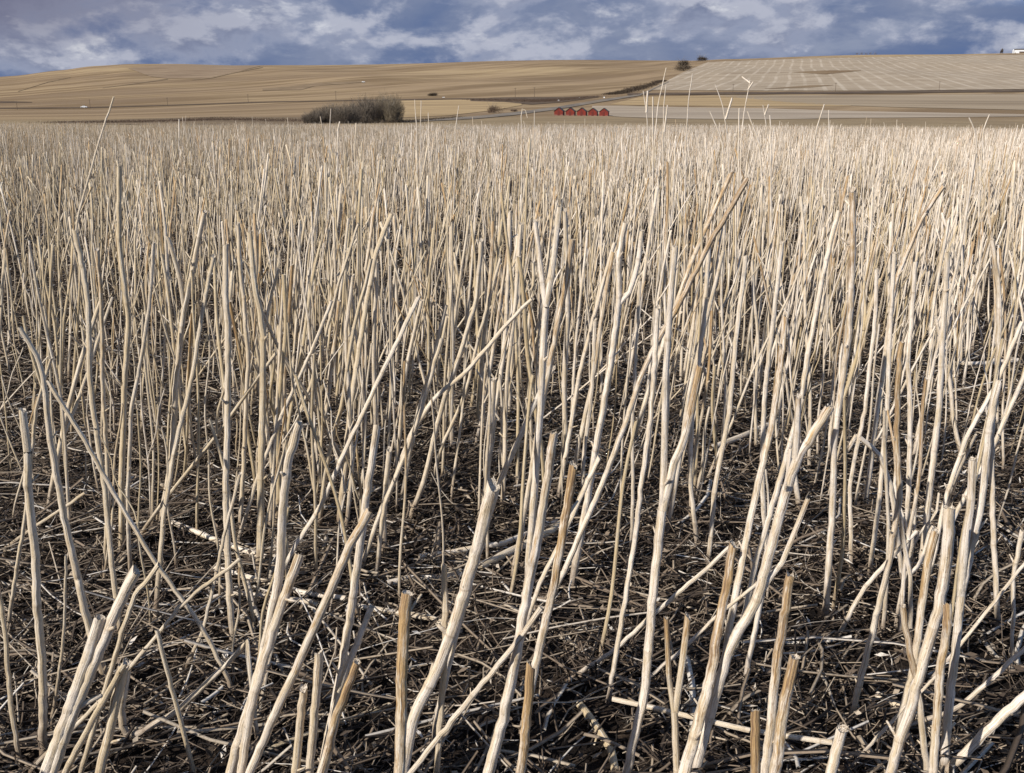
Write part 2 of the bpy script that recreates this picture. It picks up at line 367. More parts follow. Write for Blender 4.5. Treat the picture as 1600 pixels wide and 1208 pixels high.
for gn_, (ga, gb) in enumerate([([(28, 143), (75, 128), (110, 121)], [(28, 143.6), (75, 129), (110, 121.6)]), ([(160, 137), (215, 129.5), (262, 123)], [(160, 138), (215, 131), (262, 124.4)]),
        ]):
    sheet('gully', ga, gb, M_gully, 50, 3)
M_weed = field_mat('weedy_patch', (.16, .105, .055), (.23, .165, .095), (.19, .135, .08), .02, .02, .5)
sheet('weedy_patch', [(1240, 113.2), (1290, 110.8), (1345, 110.6)], [(1240, 113.6), (1290, 116.8), (1345, 111.2)], M_weed, 50, 8, .0004)
sheet('weedy_patch', [(1195, 139.2), (1265, 134.2), (1302, 133.4)], [(1195, 139.6), (1265, 137.8), (1302, 133.9)], M_weed, 50, 8, .0004)
sheet('track', [(300, 124), (330, 121), (370, 112), (410, 105)], [(300, 125.6), (330, 122.8), (370, 113.6), (410, 106)], M_gully, 40, 3)
sheet('upper_track', [(410, 139), (470, 134), (490, 130), (570, 127)], [(410, 142), (470, 141), (490, 135), (570, 129)], M_gully, 40, 3)

# ------------------------------------------------------------------ red sheds
def make_shed():
    r = empty('grain_shed', (0, 0, 0))
    W, D, h, rf = 1.72, 2.6, 1.72, 1.28
    wv = [(-W, -D, 0), (W, -D, 0), (W, -D, h), (0, -D, h + rf), (-W, -D, h), (-W, D, 0), (W, D, 0), (W, D, h), (0, D, h + rf), (-W, D, h)]
    wf = [(0, 1, 2, 3, 4), (6, 5, 9, 8, 7), (1, 6, 7, 2), (5, 0, 4, 9), (0, 5, 6, 1)]
    for k in range(1, 14):                       # board joints of the front
        pass
    mesh_obj('wall', wv, wf, M_red, r)
    V, Fq = [], []
    t = .16; o = .22
    for s in (-1, 1):
        b = len(V); ex, ez = s * (W + o), h - o * rf / W
        V += [(0, -D - .2, h + rf + .01), (ex, -D - .2, ez + .01), (ex, D + .2, ez + .01), (0, D + .2, h + rf + .01),
              (0, -D - .2, h + rf + t), (ex, -D - .2, ez + t), (ex, D + .2, ez + t), (0, D + .2, h + rf + t)]
        q = [(b, b + 1, b + 2, b + 3), (b + 4, b + 7, b + 6, b + 5), (b, b + 4, b + 5, b + 1), (b + 1, b + 5, b + 6, b + 2), (b + 3, b + 2, b + 6, b + 7)]
        Fq += q if s > 0 else [f[::-1] for f in q]
    mesh_obj('roof', V, Fq, M_roof, r)
    V, Fq = [], []; box(V, Fq, -.42, .42, -D - .06, -D - .005, .05, 1.75); d = mesh_obj('door', V, Fq, M_door, r)
    V, Fq = [], []; box(V, Fq, .28, .34, -D - .12, -D - .06, .85, .97); mesh_obj('handle', V, Fq, M_roof, d)
    V, Fq = [], []; box(V, Fq, -.22, .22, -D - .05, -D - .005, 2.05, 2.4); mesh_obj('hatch', V, Fq, M_door, r)
    return r
def children(o): return [c for c in bpy.data.objects if c.parent == o]
def copy_tree(o, parent=None):
    c = o.copy(); C.objects.link(c); c.parent = parent
    for ch in children(o): copy_tree(ch, c)
    return c
shed0 = make_shed()
shed_words = ['leftmost of the five red gabled grain sheds, beside the grey road', 'second red grain shed from the left, between the leftmost and the middle one',
              'middle one of the five red gabled grain sheds', 'red grain shed between the middle one and the rightmost one', 'rightmost of the five red gabled grain sheds, by the pale field']
for k, (l, r_) in enumerate([(866.6, 881.4), (884.4, 899.0), (902.0, 916.9), (919.4, 934.0), (936.6, 951.4)]):
    s = shed0 if k == 0 else copy_tree(shed0)
    xx, Yk, z = ground_at((l + r_) / 2, 180.4 + k * .25); sc = (r_ - l) / F * Yk / 3.9
    s.location = (xx, Yk, z - .05); s.rotation_euler = (0, 0, R(-10)); s.scale = (sc,) * 3
    tag(s, shed_words[k], 'shed', 'red grain sheds in a row')

# ------------------------------------------------------------------ woody plants
def twig_cloud(n, H, W, base=.0, seed=0, shape='col', tw=.03, ln=.45):
    """n thin twig blades spread through a crown"""
    g = np.random.default_rng(seed)
    nl = 9; lob = g.uniform(-1, 1, (nl, 3)); lr = g.uniform(.25, .55, nl)
    lob[:, 2] = g.uniform(.25, .8, nl); lob[:, :2] *= .55
    if shape == 'dome': lob[:, 2] *= .7
    k = g.integers(0, nl, n); d = g.normal(0, .42, (n, 3)) * lr[k][:, None]
    P = np.empty((n, 3)); P[:, 0] = (lob[k, 0] + d[:, 0] * 1.2) * W / 2; P[:, 1] = (lob[k, 1] + d[:, 1] * 1.2) * W / 2
    P[:, 2] = np.clip(lob[k, 2] + d[:, 2], base + .01, 1.02) * H
    if shape == 'col':
        a = g.uniform(0, 6.28, n); q = np.sqrt(g.uniform(0, 1, n)); t = g.uniform(0, 1, n) ** .85
        rim = 1 - .35 * q ** 2 + .14 * np.sin(a * 3 + seed) + .12 * np.sin(a * 7 + seed * 2) - g.exponential(.05, n)
        P[:, 0] = np.cos(a) * q * W / 2 * (.75 + .35 * t); P[:, 1] = np.sin(a) * q * W / 2 * (.75 + .35 * t); P[:, 2] = t * rim * H * .93
    up = g.normal(0, .45, (n, 3)); up[:, 2] = 1; up[:, :2] += P[:, :2] / W * .8; up /= np.linalg.norm(up, axis=1)[:, None]
    L = g.uniform(.4, 1.2, n)[:, None] * ln; sd = np.cross(up, g.normal(0, 1, (n, 3))); sd /= np.linalg.norm(sd, axis=1)[:, None]
    wd = g.uniform(.5, 1.2, n)[:, None] * tw
    A = P - sd * wd; B = P + sd * wd; Cc = P + up * L + sd * wd * .25; D = P + up * L - sd * wd * .25
    V = np.stack([A, B, Cc, D], 1).reshape(-1, 3); V[:, 2] = np.maximum(V[:, 2], -.1)
    return V, [tuple(range(i, i + 4)) for i in range(0, 4 * n, 4)]
def tube_vf(P, rad, K=6, seed=0):
    P = np.asarray(P, float); N = len(P); T = np.gradient(P, axis=0); T /= np.linalg.norm(T, axis=1)[:, None]
    ref = np.array([1., 0, 0]) if abs(T[:, 0]).max() < .9 else np.array([0, 1., 0])
    U = np.cross(T, ref); U /= np.linalg.norm(U, axis=1)[:, None]; W_ = np.cross(T, U)
    a = np.arange(K) / K * 2 * np.pi
    V = P[:, None] + (np.cos(a)[None, :, None] * U[:, None] + np.sin(a)[None, :, None] * W_[:, None]) * np.asarray(rad)[:, None, None]
    Fq = [(i * K + k, i * K + (k + 1) % K, (i + 1) * K + (k + 1) % K, (i + 1) * K + k) for i in range(N - 1) for k in range(K)]
    return V.reshape(-1, 3), Fq
def merge(parts):
    V, Fq, b = [], [], 0
    for v, f in parts:
        V.append(np.asarray(v)); Fq += [tuple(i + b for i in q) for q in f]; b += len(v)
    return np.concatenate(V), Fq
def tree(name, x, Yk, z, H, W, n, label, cat, group, seed, m=M_twig, trunks=3, shape='dome', tw=.035, ln=.5, base=.0):
    r = empty(name, (x, Yk, z - .05)); g = np.random.default_rng(seed); ps = []
    for k in range(trunks):
        a = g.uniform(0, 6.28); q = W * .12; h = H * g.uniform(.7, .95)
        P = [(math.cos(a) * q * t * 2 + g.normal(0, .02) * H * t, math.sin(a) * q * t * 2, h * t) for t in np.linspace(0, 1, 6)]
        ps.append(tube_vf(P, np.linspace(H * .022, H * .005, 6), 5))
        for _ in range(5):
            t0 = g.uniform(.25, .85); b0 = np.array(P[int(t0 * 5)]); aa = g.uniform(0, 6.28); L = W * g.uniform(.2, .42)
            ps.append(tube_vf([b0, b0 + (math.cos(aa) * L * .5, math.sin(aa) * L * .5, L * .5), b0 + (math.cos(aa) * L, math.sin(aa) * L, L * 1.3)], [H * .010, H * .007, H * .003], 4))
    V, Fq = merge(ps); mesh_obj('trunk' if trunks == 1 else 'stems', V, Fq, M_trunk, r)
    V, Fq = twig_cloud(n, H, W, base, seed, shape, tw, ln); mesh_obj('crown', V, Fq, m, r)
    tag(r, label, cat, group); return r
grove = [ # x, top y, width px, material, description
 (489, 178, 26, 0, 'low grey bush at the left end of the grove'), (503, 170, 30, 0, 'low rounded bush, second from the left end of the grove'),
 (518, 165, 30, 0, 'dark rounded shrub, third from the left end of the grove'), (533, 163, 28, 0, 'dark shrub in the left half of the grove, fourth from its left end'),
 (547, 163, 28, 0, 'dense dark bare tree near the middle of the grove, fifth from its left end'), (560, 158, 28, 0, 'dense bare tree in the middle of the grove, sixth from its left end'),
 (572, 154, 26, 0, 'taller dark bare tree, seventh from the left end of the grove'), (584, 155, 24, 0, 'dark bare tree just left of the tallest one in the grove'),
 (600, 149, 24, 1, 'tallest bare tree of the grove, at its right half'), (612, 156, 18, 1, 'slender olive bare tree with pale trunks, second from the right end of the grove'),
 (620, 152, 18, 1, 'slender bare tree with pale trunks at the right end of the grove')]
for k, (px, ty, wp, mi, lab) in enumerate(grove):
    x, Yk, z = ground_at(px, 193.2 if px < 560 else 191.8); Yk += (k % 3) * 3; x = x * Yk / (Yk - (k % 3) * 3); z = gz(x, Yk)
    top = pt(px, ty - (3.5 if px > 555 else .5), Yk)[2]; tree('bare_tree' if k > 3 else 'bare_shrub', x, Yk, z, (top - z) * 1.0, wp / F * Yk * 1.25, 3000, lab, 'tree' if k > 3 else 'bush', 'bare trees and bushes of the grove', 50 + k, (M_twig, M_twig2)[mi], 9, 'col', .022, .75)
def bush(px, by, ty, wp, label, seed, m=M_scrub, n=6000, group='scattered bushes', name='bush'):
    x, Yk, z = ground_at(px, by); H = max(pt(px, ty, Yk)[2] - z, .5); s = H / 6
    return tree(name, x, Yk, z, H * 1.1, wp / F * Yk * 1.15, n, label, 'bush', group, seed, m, 3, 'dome', .035 * max(s, 1) * (1.3 if s < 1.5 else 2.4), .5 * max(s, 1))
bush(773, 177, 165.5, 25, 'dark rounded bush beside the grey road left of the red sheds', 71, M_scrub2, 1800)
bush(803, 174.5, 171, 11, 'small brown bush on the verge between the round bush and the sheds', 72, M_scrub2, 500)
bush(1067, 104, 93.5, 17, 'dark bush on the slope, upper one of the two beside the striped field', 73)
bush(1069, 111, 101.5, 28, 'wide grey green bush on the slope, lower one of the two beside the striped field', 74)
bush(1097, 95.5, 87.5, 16, 'dark bush on the skyline at the top of the striped field', 75)
bush(676, 150, 144.5, 15, 'dark bush by the far road right of the grove', 76, M_scrub)
bush(1565, 80.5, 75, 5, 'small dark bush on the skyline beside the white building', 77, M_scrub, 1500)
for k, px in enumerate((1339, 1346, 1353, 1360, 1367)):
    bush(px, 85.2, 82.2 - (k % 2) * .6, 6, ['leftmost', 'second from left', 'middle', 'second from right', 'rightmost'][k] + ' of the five tiny bushes on the right skyline', 80 + k, M_scrub, 900, 'tiny bushes on the right skyline')
# dark hedgerow and scrub along the road: masses of brush
def brush_mass(name, pts, n, H, m, seed, label, wpx=3.0, tw=.12, ln=1.4):
    g = np.random.default_rng(seed); xs, ys, hs = zip(*pts); L = np.linspace(0, 1, len(pts)); V = np.empty((n, 4, 3))
    tt = g.uniform(0, 1, 60); grid = []
    tl = np.linspace(0, 1, 40); base = np.array([ground_at(np.interp(t, L, xs), np.interp(t, L, ys)) for t in tl])
    t = g.uniform(0, 1, n); P = np.stack([np.interp(t, tl, base[:, k]) for k in range(3)], 1); hh = np.interp(t, L, hs) * H * (0.65 + .35 * np.sin(t * 90 + seed) * np.sin(t * 37))
    P[:, 0] += g.normal(0, wpx, n) ; P[:, 1] += g.normal(0, wpx * 1.5, n); P[:, 2] = ground_z(P[:, 0], P[:, 1]) + g.uniform(-.1, 1, n) ** 1.3 * 0 + g.uniform(0, 1, n) * hh
    up = g.normal(0, .5, (n, 3)); up[:, 2] = 1; up /= np.linalg.norm(up, axis=1)[:, None]; sd = np.cross(up, g.normal(0, 1, (n, 3))); sd /= np.linalg.norm(sd, axis=1)[:, None]
    V[:, 0] = P - sd * tw; V[:, 1] = P + sd * tw; V[:, 2] = P + up * ln * g.uniform(.4, 1, n)[:, None] + sd * tw * .3; V[:, 3] = V[:, 2] - sd * tw * .6
    o = mesh_obj(name, V.reshape(-1, 3), [tuple(range(i, i + 4)) for i in range(0, 4 * n, 4)], m)
    return tag(o, label, 'scrub', None, 'stuff')
brush_mass('hedgerow_scrub', [(952, 148, .3), (970, 146.5, .5), (985, 143, 1), (1000, 140, 1.1), (1015, 135.5, 1), (1028, 129.5, .8), (1036, 126.5, .3)], 9000, 4.2, M_scrub, 91, 'dark brush hugging the left side of the road as it climbs the hill', 3.5, .16, 1.4)
brush_mass('scrub', [(745, 156.5, .5), (800, 158, 1), (840, 160, 1.2), (880, 157, 1), (925, 152, .5)], 12000, 1.7, M_scrub2, 92, 'purple brown scrub in the corner between the far road and the grey road', 6, .10, .9)
brush_mass('weedy_margin', [(90, 193, .5), (200, 192, .7), (290, 190, 1), (335, 188.5, 1.5), (400, 189, 1.1), (480, 191, 1)], 9000, .75, M_scrub2, 93, 'brown weeds along the far margin of the stubble left of the grove', 3, .035, .4)
brush_mass('road_brush', [(560, 193.2, .8), (600, 192.6, .9), (640, 191, .6), (680, 187.2, .5), (720, 183, .4)], 3500, .9, M_scrub, 94, 'low dark brush at the foot of the grove along the grey road', 1.5, .035, .35)

# ------------------------------------------------------------------ power poles
def pole(px, by, ty, label):
    x, Yk, z = ground_at(px, by); H = pt(px, ty, Yk)[2] - z; rr = .00020 * Yk
    r = empty('power_pole', (x, Yk, z - .3)); V, Fq = tube_vf([(0, 0, 0), (0, 0, H * .5), (0, 0, H + .3)], [rr * 1.1, rr, rr * .8], 8); mesh_obj('post', V, Fq, M_wood, r)
    V, Fq = [], []; box(V, Fq, -1.1, 1.1, -rr - .12, -rr - .003, H - .55, H - .35); mesh_obj('crossarm', V, Fq, M_wood, r)
    tag(r, label, 'power pole', 'wooden power poles along the far roads')
for a in [(27, 171.5, 158, 'thin power pole nearest the left edge, left of the white car'), (141, 169, 155, 'power pole just right of the white car on the far road'),
          (262, 165.5, 152, 'power pole below the rounded left hilltop'), (388, 161.5, 147, 'power pole on the far road left of the grove'),
          (525, 157.5, 142, 'power pole rising behind the left part of the grove'), (805, 153, 137, 'left one of the two power poles above the brown scrub'),
          (835, 152.6, 136, 'right one of the two power poles above the brown scrub'), (989, 147, 134, 'pale power pole in front of the dark hedgerow brush'),
          (1145, 146, 131, 'power pole at the left end of the road below the striped field'), (1305, 145, 129, 'power pole below the middle of the striped field'),
          (1467, 143, 127, 'power pole nearest the right edge, below the striped field')]: pole(*a)

# ------------------------------------------------------------------ vehicles, building
def car(px, by, wpx, label, name, flip=1, pickup=False):
    x, Yk, z = ground_at(px, by); L = 4.8; s = wpx / F * Yk / L
    r = empty(name, (x, Yk, z + Yk * .0004), R(4) if flip > 0 else R(184)); r.scale = (s,) * 3
    pr = [(-2.4, .45), (-2.4, 1.0), (-1.2, 1.1), (-.75, 1.62), (1.3 if not pickup else .5, 1.65), (2.1 if not pickup else .75, 1.12), (2.4, 1.05), (2.4, .45)]
    V = [(a, sgn * .88, b) for sgn in (-1, 1) for a, b in pr]; n = len(pr)
    Fq = [tuple(range(n)), tuple(range(2 * n - 1, n - 1, -1))] + [(i, i + n, (i + 1) % n + n, (i + 1) % n) for i in range(n)]
    mesh_obj('body', V, Fq, M_white, r)
    V, Fq = [], []; box(V, Fq, -.75, .95 if not pickup else .3, -.90, .90, 1.17, 1.5); mesh_obj('window', V, Fq, M_glass, r)
    for sx in (-1.5, 1.5):
        for sy in (-.8, .8):
            V, Fq = tube_vf([(sx, sy - .12, .36), (sx, sy, .36), (sx, sy + .12, .36)], [.36] * 3, 14); Fq += [tuple(range(14)), tuple(range(2 * 14, 3 * 14))]; mesh_obj('wheel', V, Fq, M_tyre, r)
    tag(r, label, 'car', 'white vehicles on the far roads')
car(131.5, 169.3, 9.0, 'white pickup driving on the far road at the left', 'pickup', 1, True)
car(568, 129.6, 5.0, 'tiny white car on the hill track above the grove', 'car', -1)
car(693, 153.6, 4.0, 'tiny white van on the far road right of the grove', 'car', 1)
def marker(px, by, hpx, label):
    x, Yk, z = ground_at(px, by); r = empty('road_marker', (x, Yk, z)); s = hpx / F * Yk
    V, Fq = [], []; box(V, Fq, -.05 * s, .05 * s, -.05, .05, -.2, s * .5); mesh_obj('post', V, Fq, M_wood, r)
    V, Fq = [], []; box(V, Fq, -.42 * s, .42 * s, -.09, -.053, s * .3, s); mesh_obj('panel', V, Fq, M_white, r)
    tag(r, label, 'road marker', 'small white road markers')
marker(872.5, 158.6, 2.4, 'small white marker in the purple brown scrub above the left red shed')
marker(905, 154, 1.8, 'faint white marker at the right tip of the scrub')
marker(944, 154, 2.4, 'small white marker on the grey road above the right red shed')
x, Yk, z = ground_at(1594, 80); r = empty('farm_building', (x, Yk, z)); k = Yk / F
V, Fq = [], []; box(V, Fq, -5 * k, 16 * k, 0, 12 * k, -.5, 5 * k); mesh_obj('wall', V, Fq, M_white, r)
V, Fq = [], []; box(V, Fq, -5.4 * k, 16.4 * k, -.4 * k, 12.4 * k, 5 * k + .01, 6.2 * k); mesh_obj('roof', V, Fq, M_roof, r)
V, Fq = [], []; box(V, Fq, -1 * k, 16.2 * k, -.25 * k, -.003, .5, 2.4 * k); mesh_obj('door', V, Fq, M_wood, r)
tag(r, 'white farm building with dark roof on the right skyline', 'building')
x, Yk, z = ground_at(1583.5, 80); r = empty('grain_silo', (x, Yk, z)); V, Fq = tube_vf([(0, 0, -.5), (0, 0, 3 * k), (0, 0, 4.6 * k)], [1.3 * k] * 3, 14); mesh_obj('wall', V, Fq, M_metal, r)
V, Fq = tube_vf([(0, 0, 4.61 * k), (0, 0, 5.2 * k), (0, 0, 5.6 * k)], [1.45 * k, .7 * k, .05 * k], 14); mesh_obj('roof', V, Fq, M_white, r)
tag(r, 'small white silo left of the farm building on the skyline', 'silo')
# ------------------------------------------------------------------ stubble stalks in the foreground
def smooth_path(P, n):
    P = np.asarray(P, float); m = len(P)
    if m == 2: return P[0] + (P[1] - P[0]) * np.linspace(0, 1, n)[:, None]
    d = np.concatenate([[0], np.cumsum(np.linalg.norm(np.diff(P[:, :2], axis=0), axis=1))]); d /= d[-1]
    fine = np.linspace(0, 1, 400); Q = np.stack([np.interp(fine, d, P[:, k]) for k in range(3)], 1)
    w_ = 22; pad = np.concatenate([2 * Q[:1] - Q[w_:0:-1], Q, 2 * Q[-1:] - Q[-2:-w_ - 2:-1]]); ker = np.hanning(2 * w_ + 1); ker /= ker.sum()
    Q = np.stack([np.convolve(pad[:, k], ker, 'valid') for k in range(3)], 1)
    return Q[np.round(np.linspace(0, 399, n)).astype(int)]
def stem_mesh(name, P, rad, tone, stain, seed, parent, origin, K=12, cut=True, nodes=True, mtl=None, mud=1.0):
    g = np.random.default_rng(seed); P = np.asarray(P, float); nodes = nodes and cut
    if nodes:                                   # knots every few centimetres, each with rings of its own
        s = np.concatenate([[0], np.cumsum(np.linalg.norm(np.diff(P, axis=0), axis=1))]); nq = []; q = g.uniform(.03, .12)
        while q < s[-1] - .01: nq.append(q); q += g.uniform(.05, .17)
        s2 = np.unique(np.round(np.concatenate([s] + [[q + e for e in (-.006, -.002, 0, .002, .006)] for q in nq]) if nq else s, 5)); s2 = s2[(s2 >= 0) & (s2 <= s[-1])]; s2[-1] = s[-1]
        keep = np.concatenate([[True], np.diff(s2) > .0008]); keep[-1] = True; s2 = s2[keep]
        rad = np.interp(s2, s, rad); kink = g.normal(0, .0009, (len(nq) + 2, 3)); kq = np.array([0] + nq + [s[-1]]); kink[0] = kink[-1] = 0
        P = np.stack([np.interp(s2, s, P[:, k]) + np.interp(s2, kq, kink[:, k]) for k in range(3)], 1)
    N = len(P)
    T = np.gradient(P, axis=0); T /= np.linalg.norm(T, axis=1)[:, None]
    ref = np.array([0, 1., 0.0]); U = np.cross(T, ref); U /= np.linalg.norm(U, axis=1)[:, None]; W_ = np.cross(T, U)
    s = np.concatenate([[0], np.cumsum(np.linalg.norm(np.diff(P, axis=0), axis=1))]); rad = np.array(rad, float)
    nd = np.zeros(N); stubs = []
    if nodes:
        for q in nq:
            rad *= 1 + g.uniform(.02, .12) * np.exp(-((s - q) / .0035) ** 2); nd = np.maximum(nd, g.uniform(.3, 1) * np.exp(-((s - q) / .0013) ** 2)); stubs.append(q)
    a = np.arange(K) / K * 2 * np.pi + g.uniform(0, 6)
    ph = g.uniform(0, 6, 3)
    rib = 1 + .07 * np.cos(3 * a + ph[0]) + .06 * np.cos(5 * a + ph[1])
    rr = rad[:, None] * rib[None, :] * (1 + g.normal(0, .012, (N, K)))
    V = P[:, None] + (np.cos(a)[None, :, None] * U[:, None] + np.sin(a)[None, :, None] * W_[:, None]) * rr[..., None]
    if cut:
        sl = g.uniform(-.5, .5) * rad[-1] * 2; jag = g.normal(0, .22, K) * rad[-1]
        V[-1] += T[-1] * (sl * np.cos(a - ph[2]) + jag)[:, None]
    st = np.stack([np.broadcast_to(np.cos(a), (N, K)) + seed * 1.37, np.broadcast_to(np.sin(a), (N, K)) + seed * .77, np.broadcast_to((s + seed * .61)[:, None], (N, K))], -1)
    Fq = [(i * K + k, (i + 1) * K + k, (i + 1) * K + (k + 1) % K, i * K + (k + 1) % K) for i in range(N - 1) for k in range(K)]
    f = s / s[-1]; stn = stain * np.clip((f - .25) / .75, 0, 1) ** .8 if stain > 0 else np.zeros(N)
    V2 = V.reshape(-1, 3) - np.array(origin); nv = N * K; st = st.reshape(-1, 3); tn = np.full(nv, tone); stn = np.repeat(stn, K); nd = np.repeat(nd, K)
    if K >= 12 and stubs and cut:                       # broken stubs of side shoots and loose skin at the knots
        VV, SS = [V2], [st]
        for q in stubs:
            if g.uniform() < .45:
                j = int(np.clip(np.searchsorted(s, q), 1, N - 2)); sd_ = (U[j] * g.normal() + W_[j] * g.normal()); sd_ /= np.linalg.norm(sd_); L = rad[j] * g.uniform(1.5, 4.5); r0 = rad[j] * g.uniform(.22, .42)
                dd = T[j] * g.uniform(.5, 1.3) + sd_; dd /= np.linalg.norm(dd); b0 = P[j] + sd_ * rad[j] * .6
                tv, tf = tube_vf([b0, b0 + dd * L * .5, b0 + dd * L], [r0 * 1.2, r0, r0 * .7], 6, 0); off = sum(len(v) for v in VV)
                Fq += [tuple(i + off for i in f) for f in tf] + [tuple(off + 12 + i for i in range(6))]; VV.append(tv - np.array(origin)); SS.append(np.tile(st[j * K], (len(tv), 1)) + tv * 30)
        V2 = np.concatenate(VV); st = np.concatenate(SS); ex = len(V2) - nv; tn = np.full(nv + ex, tone); stn = np.concatenate([stn, np.full(ex, stain * .3)]); nd = np.concatenate([nd, np.full(ex, .35)])
    o = mesh_obj(name, V2, Fq, mtl or M_stalk, parent, None if parent else origin,
                 {'st': ('FLOAT_VECTOR', st), 'tone': ('FLOAT', tn), 'stain': ('FLOAT', stn), 'node': ('FLOAT', nd), 'mud': ('FLOAT', np.full(len(nd), mud))}, True)
    if cut:
        E = V[-1]; c = E.mean(0); ring1 = c + (E - c) * .97 + T[-1] * .0002; ring2 = c + (E - c) * .72 - T[-1] * rad[-1] * .25 + g.normal(0, 1, (K, 3)) * rad[-1] * .06
        cc = c - T[-1] * rad[-1] * .55
        CV = np.concatenate([ring1, ring2, [cc]]); CF = [(k, (k + 1) % K, K + (k + 1) % K, K + k) for k in range(K)] + [(K + k, K + (k + 1) % K, 2 * K) for k in range(K)]
        CV = list(CV)
        for _ in range(int(g.integers(10, 22))):          # frayed fibres round the cut
            k = int(g.integers(0, K)); b = E[k] * .8 + E[(k + 1) % K] * .2; dd = T[-1] + (E[k] - c) / rad[-1] * g.uniform(-.5, .8); L = rad[-1] * g.uniform(.2, .75); tv = (E[(k + 1) % K] - E[k]) * .35
            j = len(CV); CV += [b, b + tv, b + dd * L]; CF.append((j, j + 1, j + 2))
        par = o if not parent else o
        co = mesh_obj('cut_end', np.array(CV) - np.array(origin), CF, M_cut, par)
    return o

# --- words that place a stalk in the photo
HX = [(-999, 60, 'at left edge'), (60, 190, 'under the pickup'), (190, 330, 'under left hilltop'), (330, 475, 'left of grove'), (475, 630, 'under the grove'),
      (630, 745, 'right of grove'), (745, 860, 'left of red sheds'), (860, 955, 'under red sheds'), (955, 1055, 'right of red sheds'), (1055, 1180, 'under hilltop bushes'),
      (1180, 1310, "below striped field's left"), (1310, 1430, "below striped field"), (1430, 1540, "below striped field's right"), (1540, 9999, 'at right edge')]
HY = [(-999, 215, 'above field edge'), (215, 330, 'tip in far stubble'), (330, 430, 'tip quite high'), (430, 540, 'tip above middle'), (540, 680, 'tip at mid height'),
      (680, 820, 'tip below middle'), (820, 960, 'tip low'), (960, 9999, 'tip near bottom')]
REG = []      # (object, feature words, tip x, tip y)
def feature(wpx, tone, stain, dx, forked, bent=False):
    s = 'thick' if wpx > 15 else 'slim' if wpx < 8.5 else 'medium'
    c = 'brown-stained' if stain > .75 else 'tan-topped' if stain > .35 else 'greyish' if tone > .62 else 'pale'
    l = 'forked' if forked else 'bent' if bent else 'right-leaning' if dx > .22 else 'left-leaning' if dx < -.14 else 'upright'
    return f'{s} {c} {l} stalk'
ORD = ['leftmost', 'second', 'third', 'fourth', 'fifth', 'sixth', 'seventh', 'eighth', 'ninth', 'tenth', 'eleventh', 'twelfth']
def write_labels():
    cells = {}
    for o, fw, x, y in REG:
        hx = next(n for a, b, n in HX if a <= x < b); hy = next(n for a, b, n in HY if a <= y < b)
        cells.setdefault((fw, hx, hy), []).append((x, o))
    for (fw, hx, hy), L in cells.items():
        L.sort(key=lambda q: q[0])
        for k, (x, o) in enumerate(L):
            pre = '' if len(L) == 1 else ('leftmost ' if k == 0 else 'rightmost ' if k == len(L) - 1 else ORD[k] + ' from left ')
            o['label'] = (pre + fw + ', ' + hy + ' ' + hx); o['category'] = 'stalk'; o['group'] = 'cut stubble stalks standing in the field'

seedc = [100]
def hero(pts, w0, w1, by=None, stain=0., br=(), tone=None, Y=None, lean=0., label=None, name='stubble_stalk', bent=False, cut=True):
    seedc[0] += 1; sd_ = seedc[0]; g = np.random.default_rng(sd_)
    pts = [tuple(p) for p in pts]
    if by is not None and by > pts[0][1]:
        (x0, y0), (x1, y1) = pts[0], pts[1]; k = (by - y0) / max(y0 - y1, 20)
        pts = [(x0 + (x0 - x1) * k * .8, by)] + pts
    if Y is None:
        v = (CY - pts[0][1]) / F; tt = (sT - v * cT) / (cT + v * sT); Y = EYE / tt
    if tone is None: tone = float(np.clip(.74 - pts[-1][0] / 1600 * .80 + g.normal(0, .10), 0, 1))
    n = max(14, min(64, int(sum(math.dist(a, b) for a, b in zip(pts, pts[1:])) / 12)))
    q = smooth_path([(a, b, 0) for a, b in pts], n); f = np.linspace(0, 1, n)
    P = np.array([pt(q[i, 0], q[i, 1], Y * (1 + lean * f[i])) for i in range(n)])
    if by is not None or Y: P[0, 2] = min(P[0, 2], gz(P[0, 0], Y) - .01) if name == 'stubble_stalk' and br is not None and P[0, 2] < .25 else P[0, 2]
    P[1:-1] += g.normal(0, .0004, (n - 2, 3))
    rad = (w0 + (w1 - w0) * f) / 2 / F * Y * .87
    org = tuple(P[0]); root = empty(name, org)
    stem = stem_mesh('stem', P, rad, tone, stain, sd_, root, org, cut=cut)
    for b in br:
        bp, b0, b1 = b[:3]; bs = b[3] if len(b) > 3 else stain; seedc[0] += 1
        nb = max(6, int(sum(math.dist(a, c) for a, c in zip(bp, bp[1:])) / 22)); qb = smooth_path([(a, c, 0) for a, c in bp], nb)
        Yb = Y * (1 + lean * .5); dr_ = g.uniform(-.012, .012); PB = np.array([pt(u, v_, Yb * (1 + dr_ * i / nb)) for i, (u, v_, _) in enumerate(qb)])
        stem_mesh('branch', PB, np.linspace(b0, b1, nb) / 2 / F * Y, tone, bs, seedc[0], root, org, cut=cut)
    x, y = pts[-1]; dx = (pts[-1][0] - pts[0][0]) / max(abs(pts[0][1] - pts[-1][1]), 1)
    if label: tag(root, label, 'stalk', 'cut stubble stalks standing in the field')
    else: REG.append((root, feature(max(w0, w1), tone, stain, dx, bool(br), bent), x, y))
    return root
H = hero
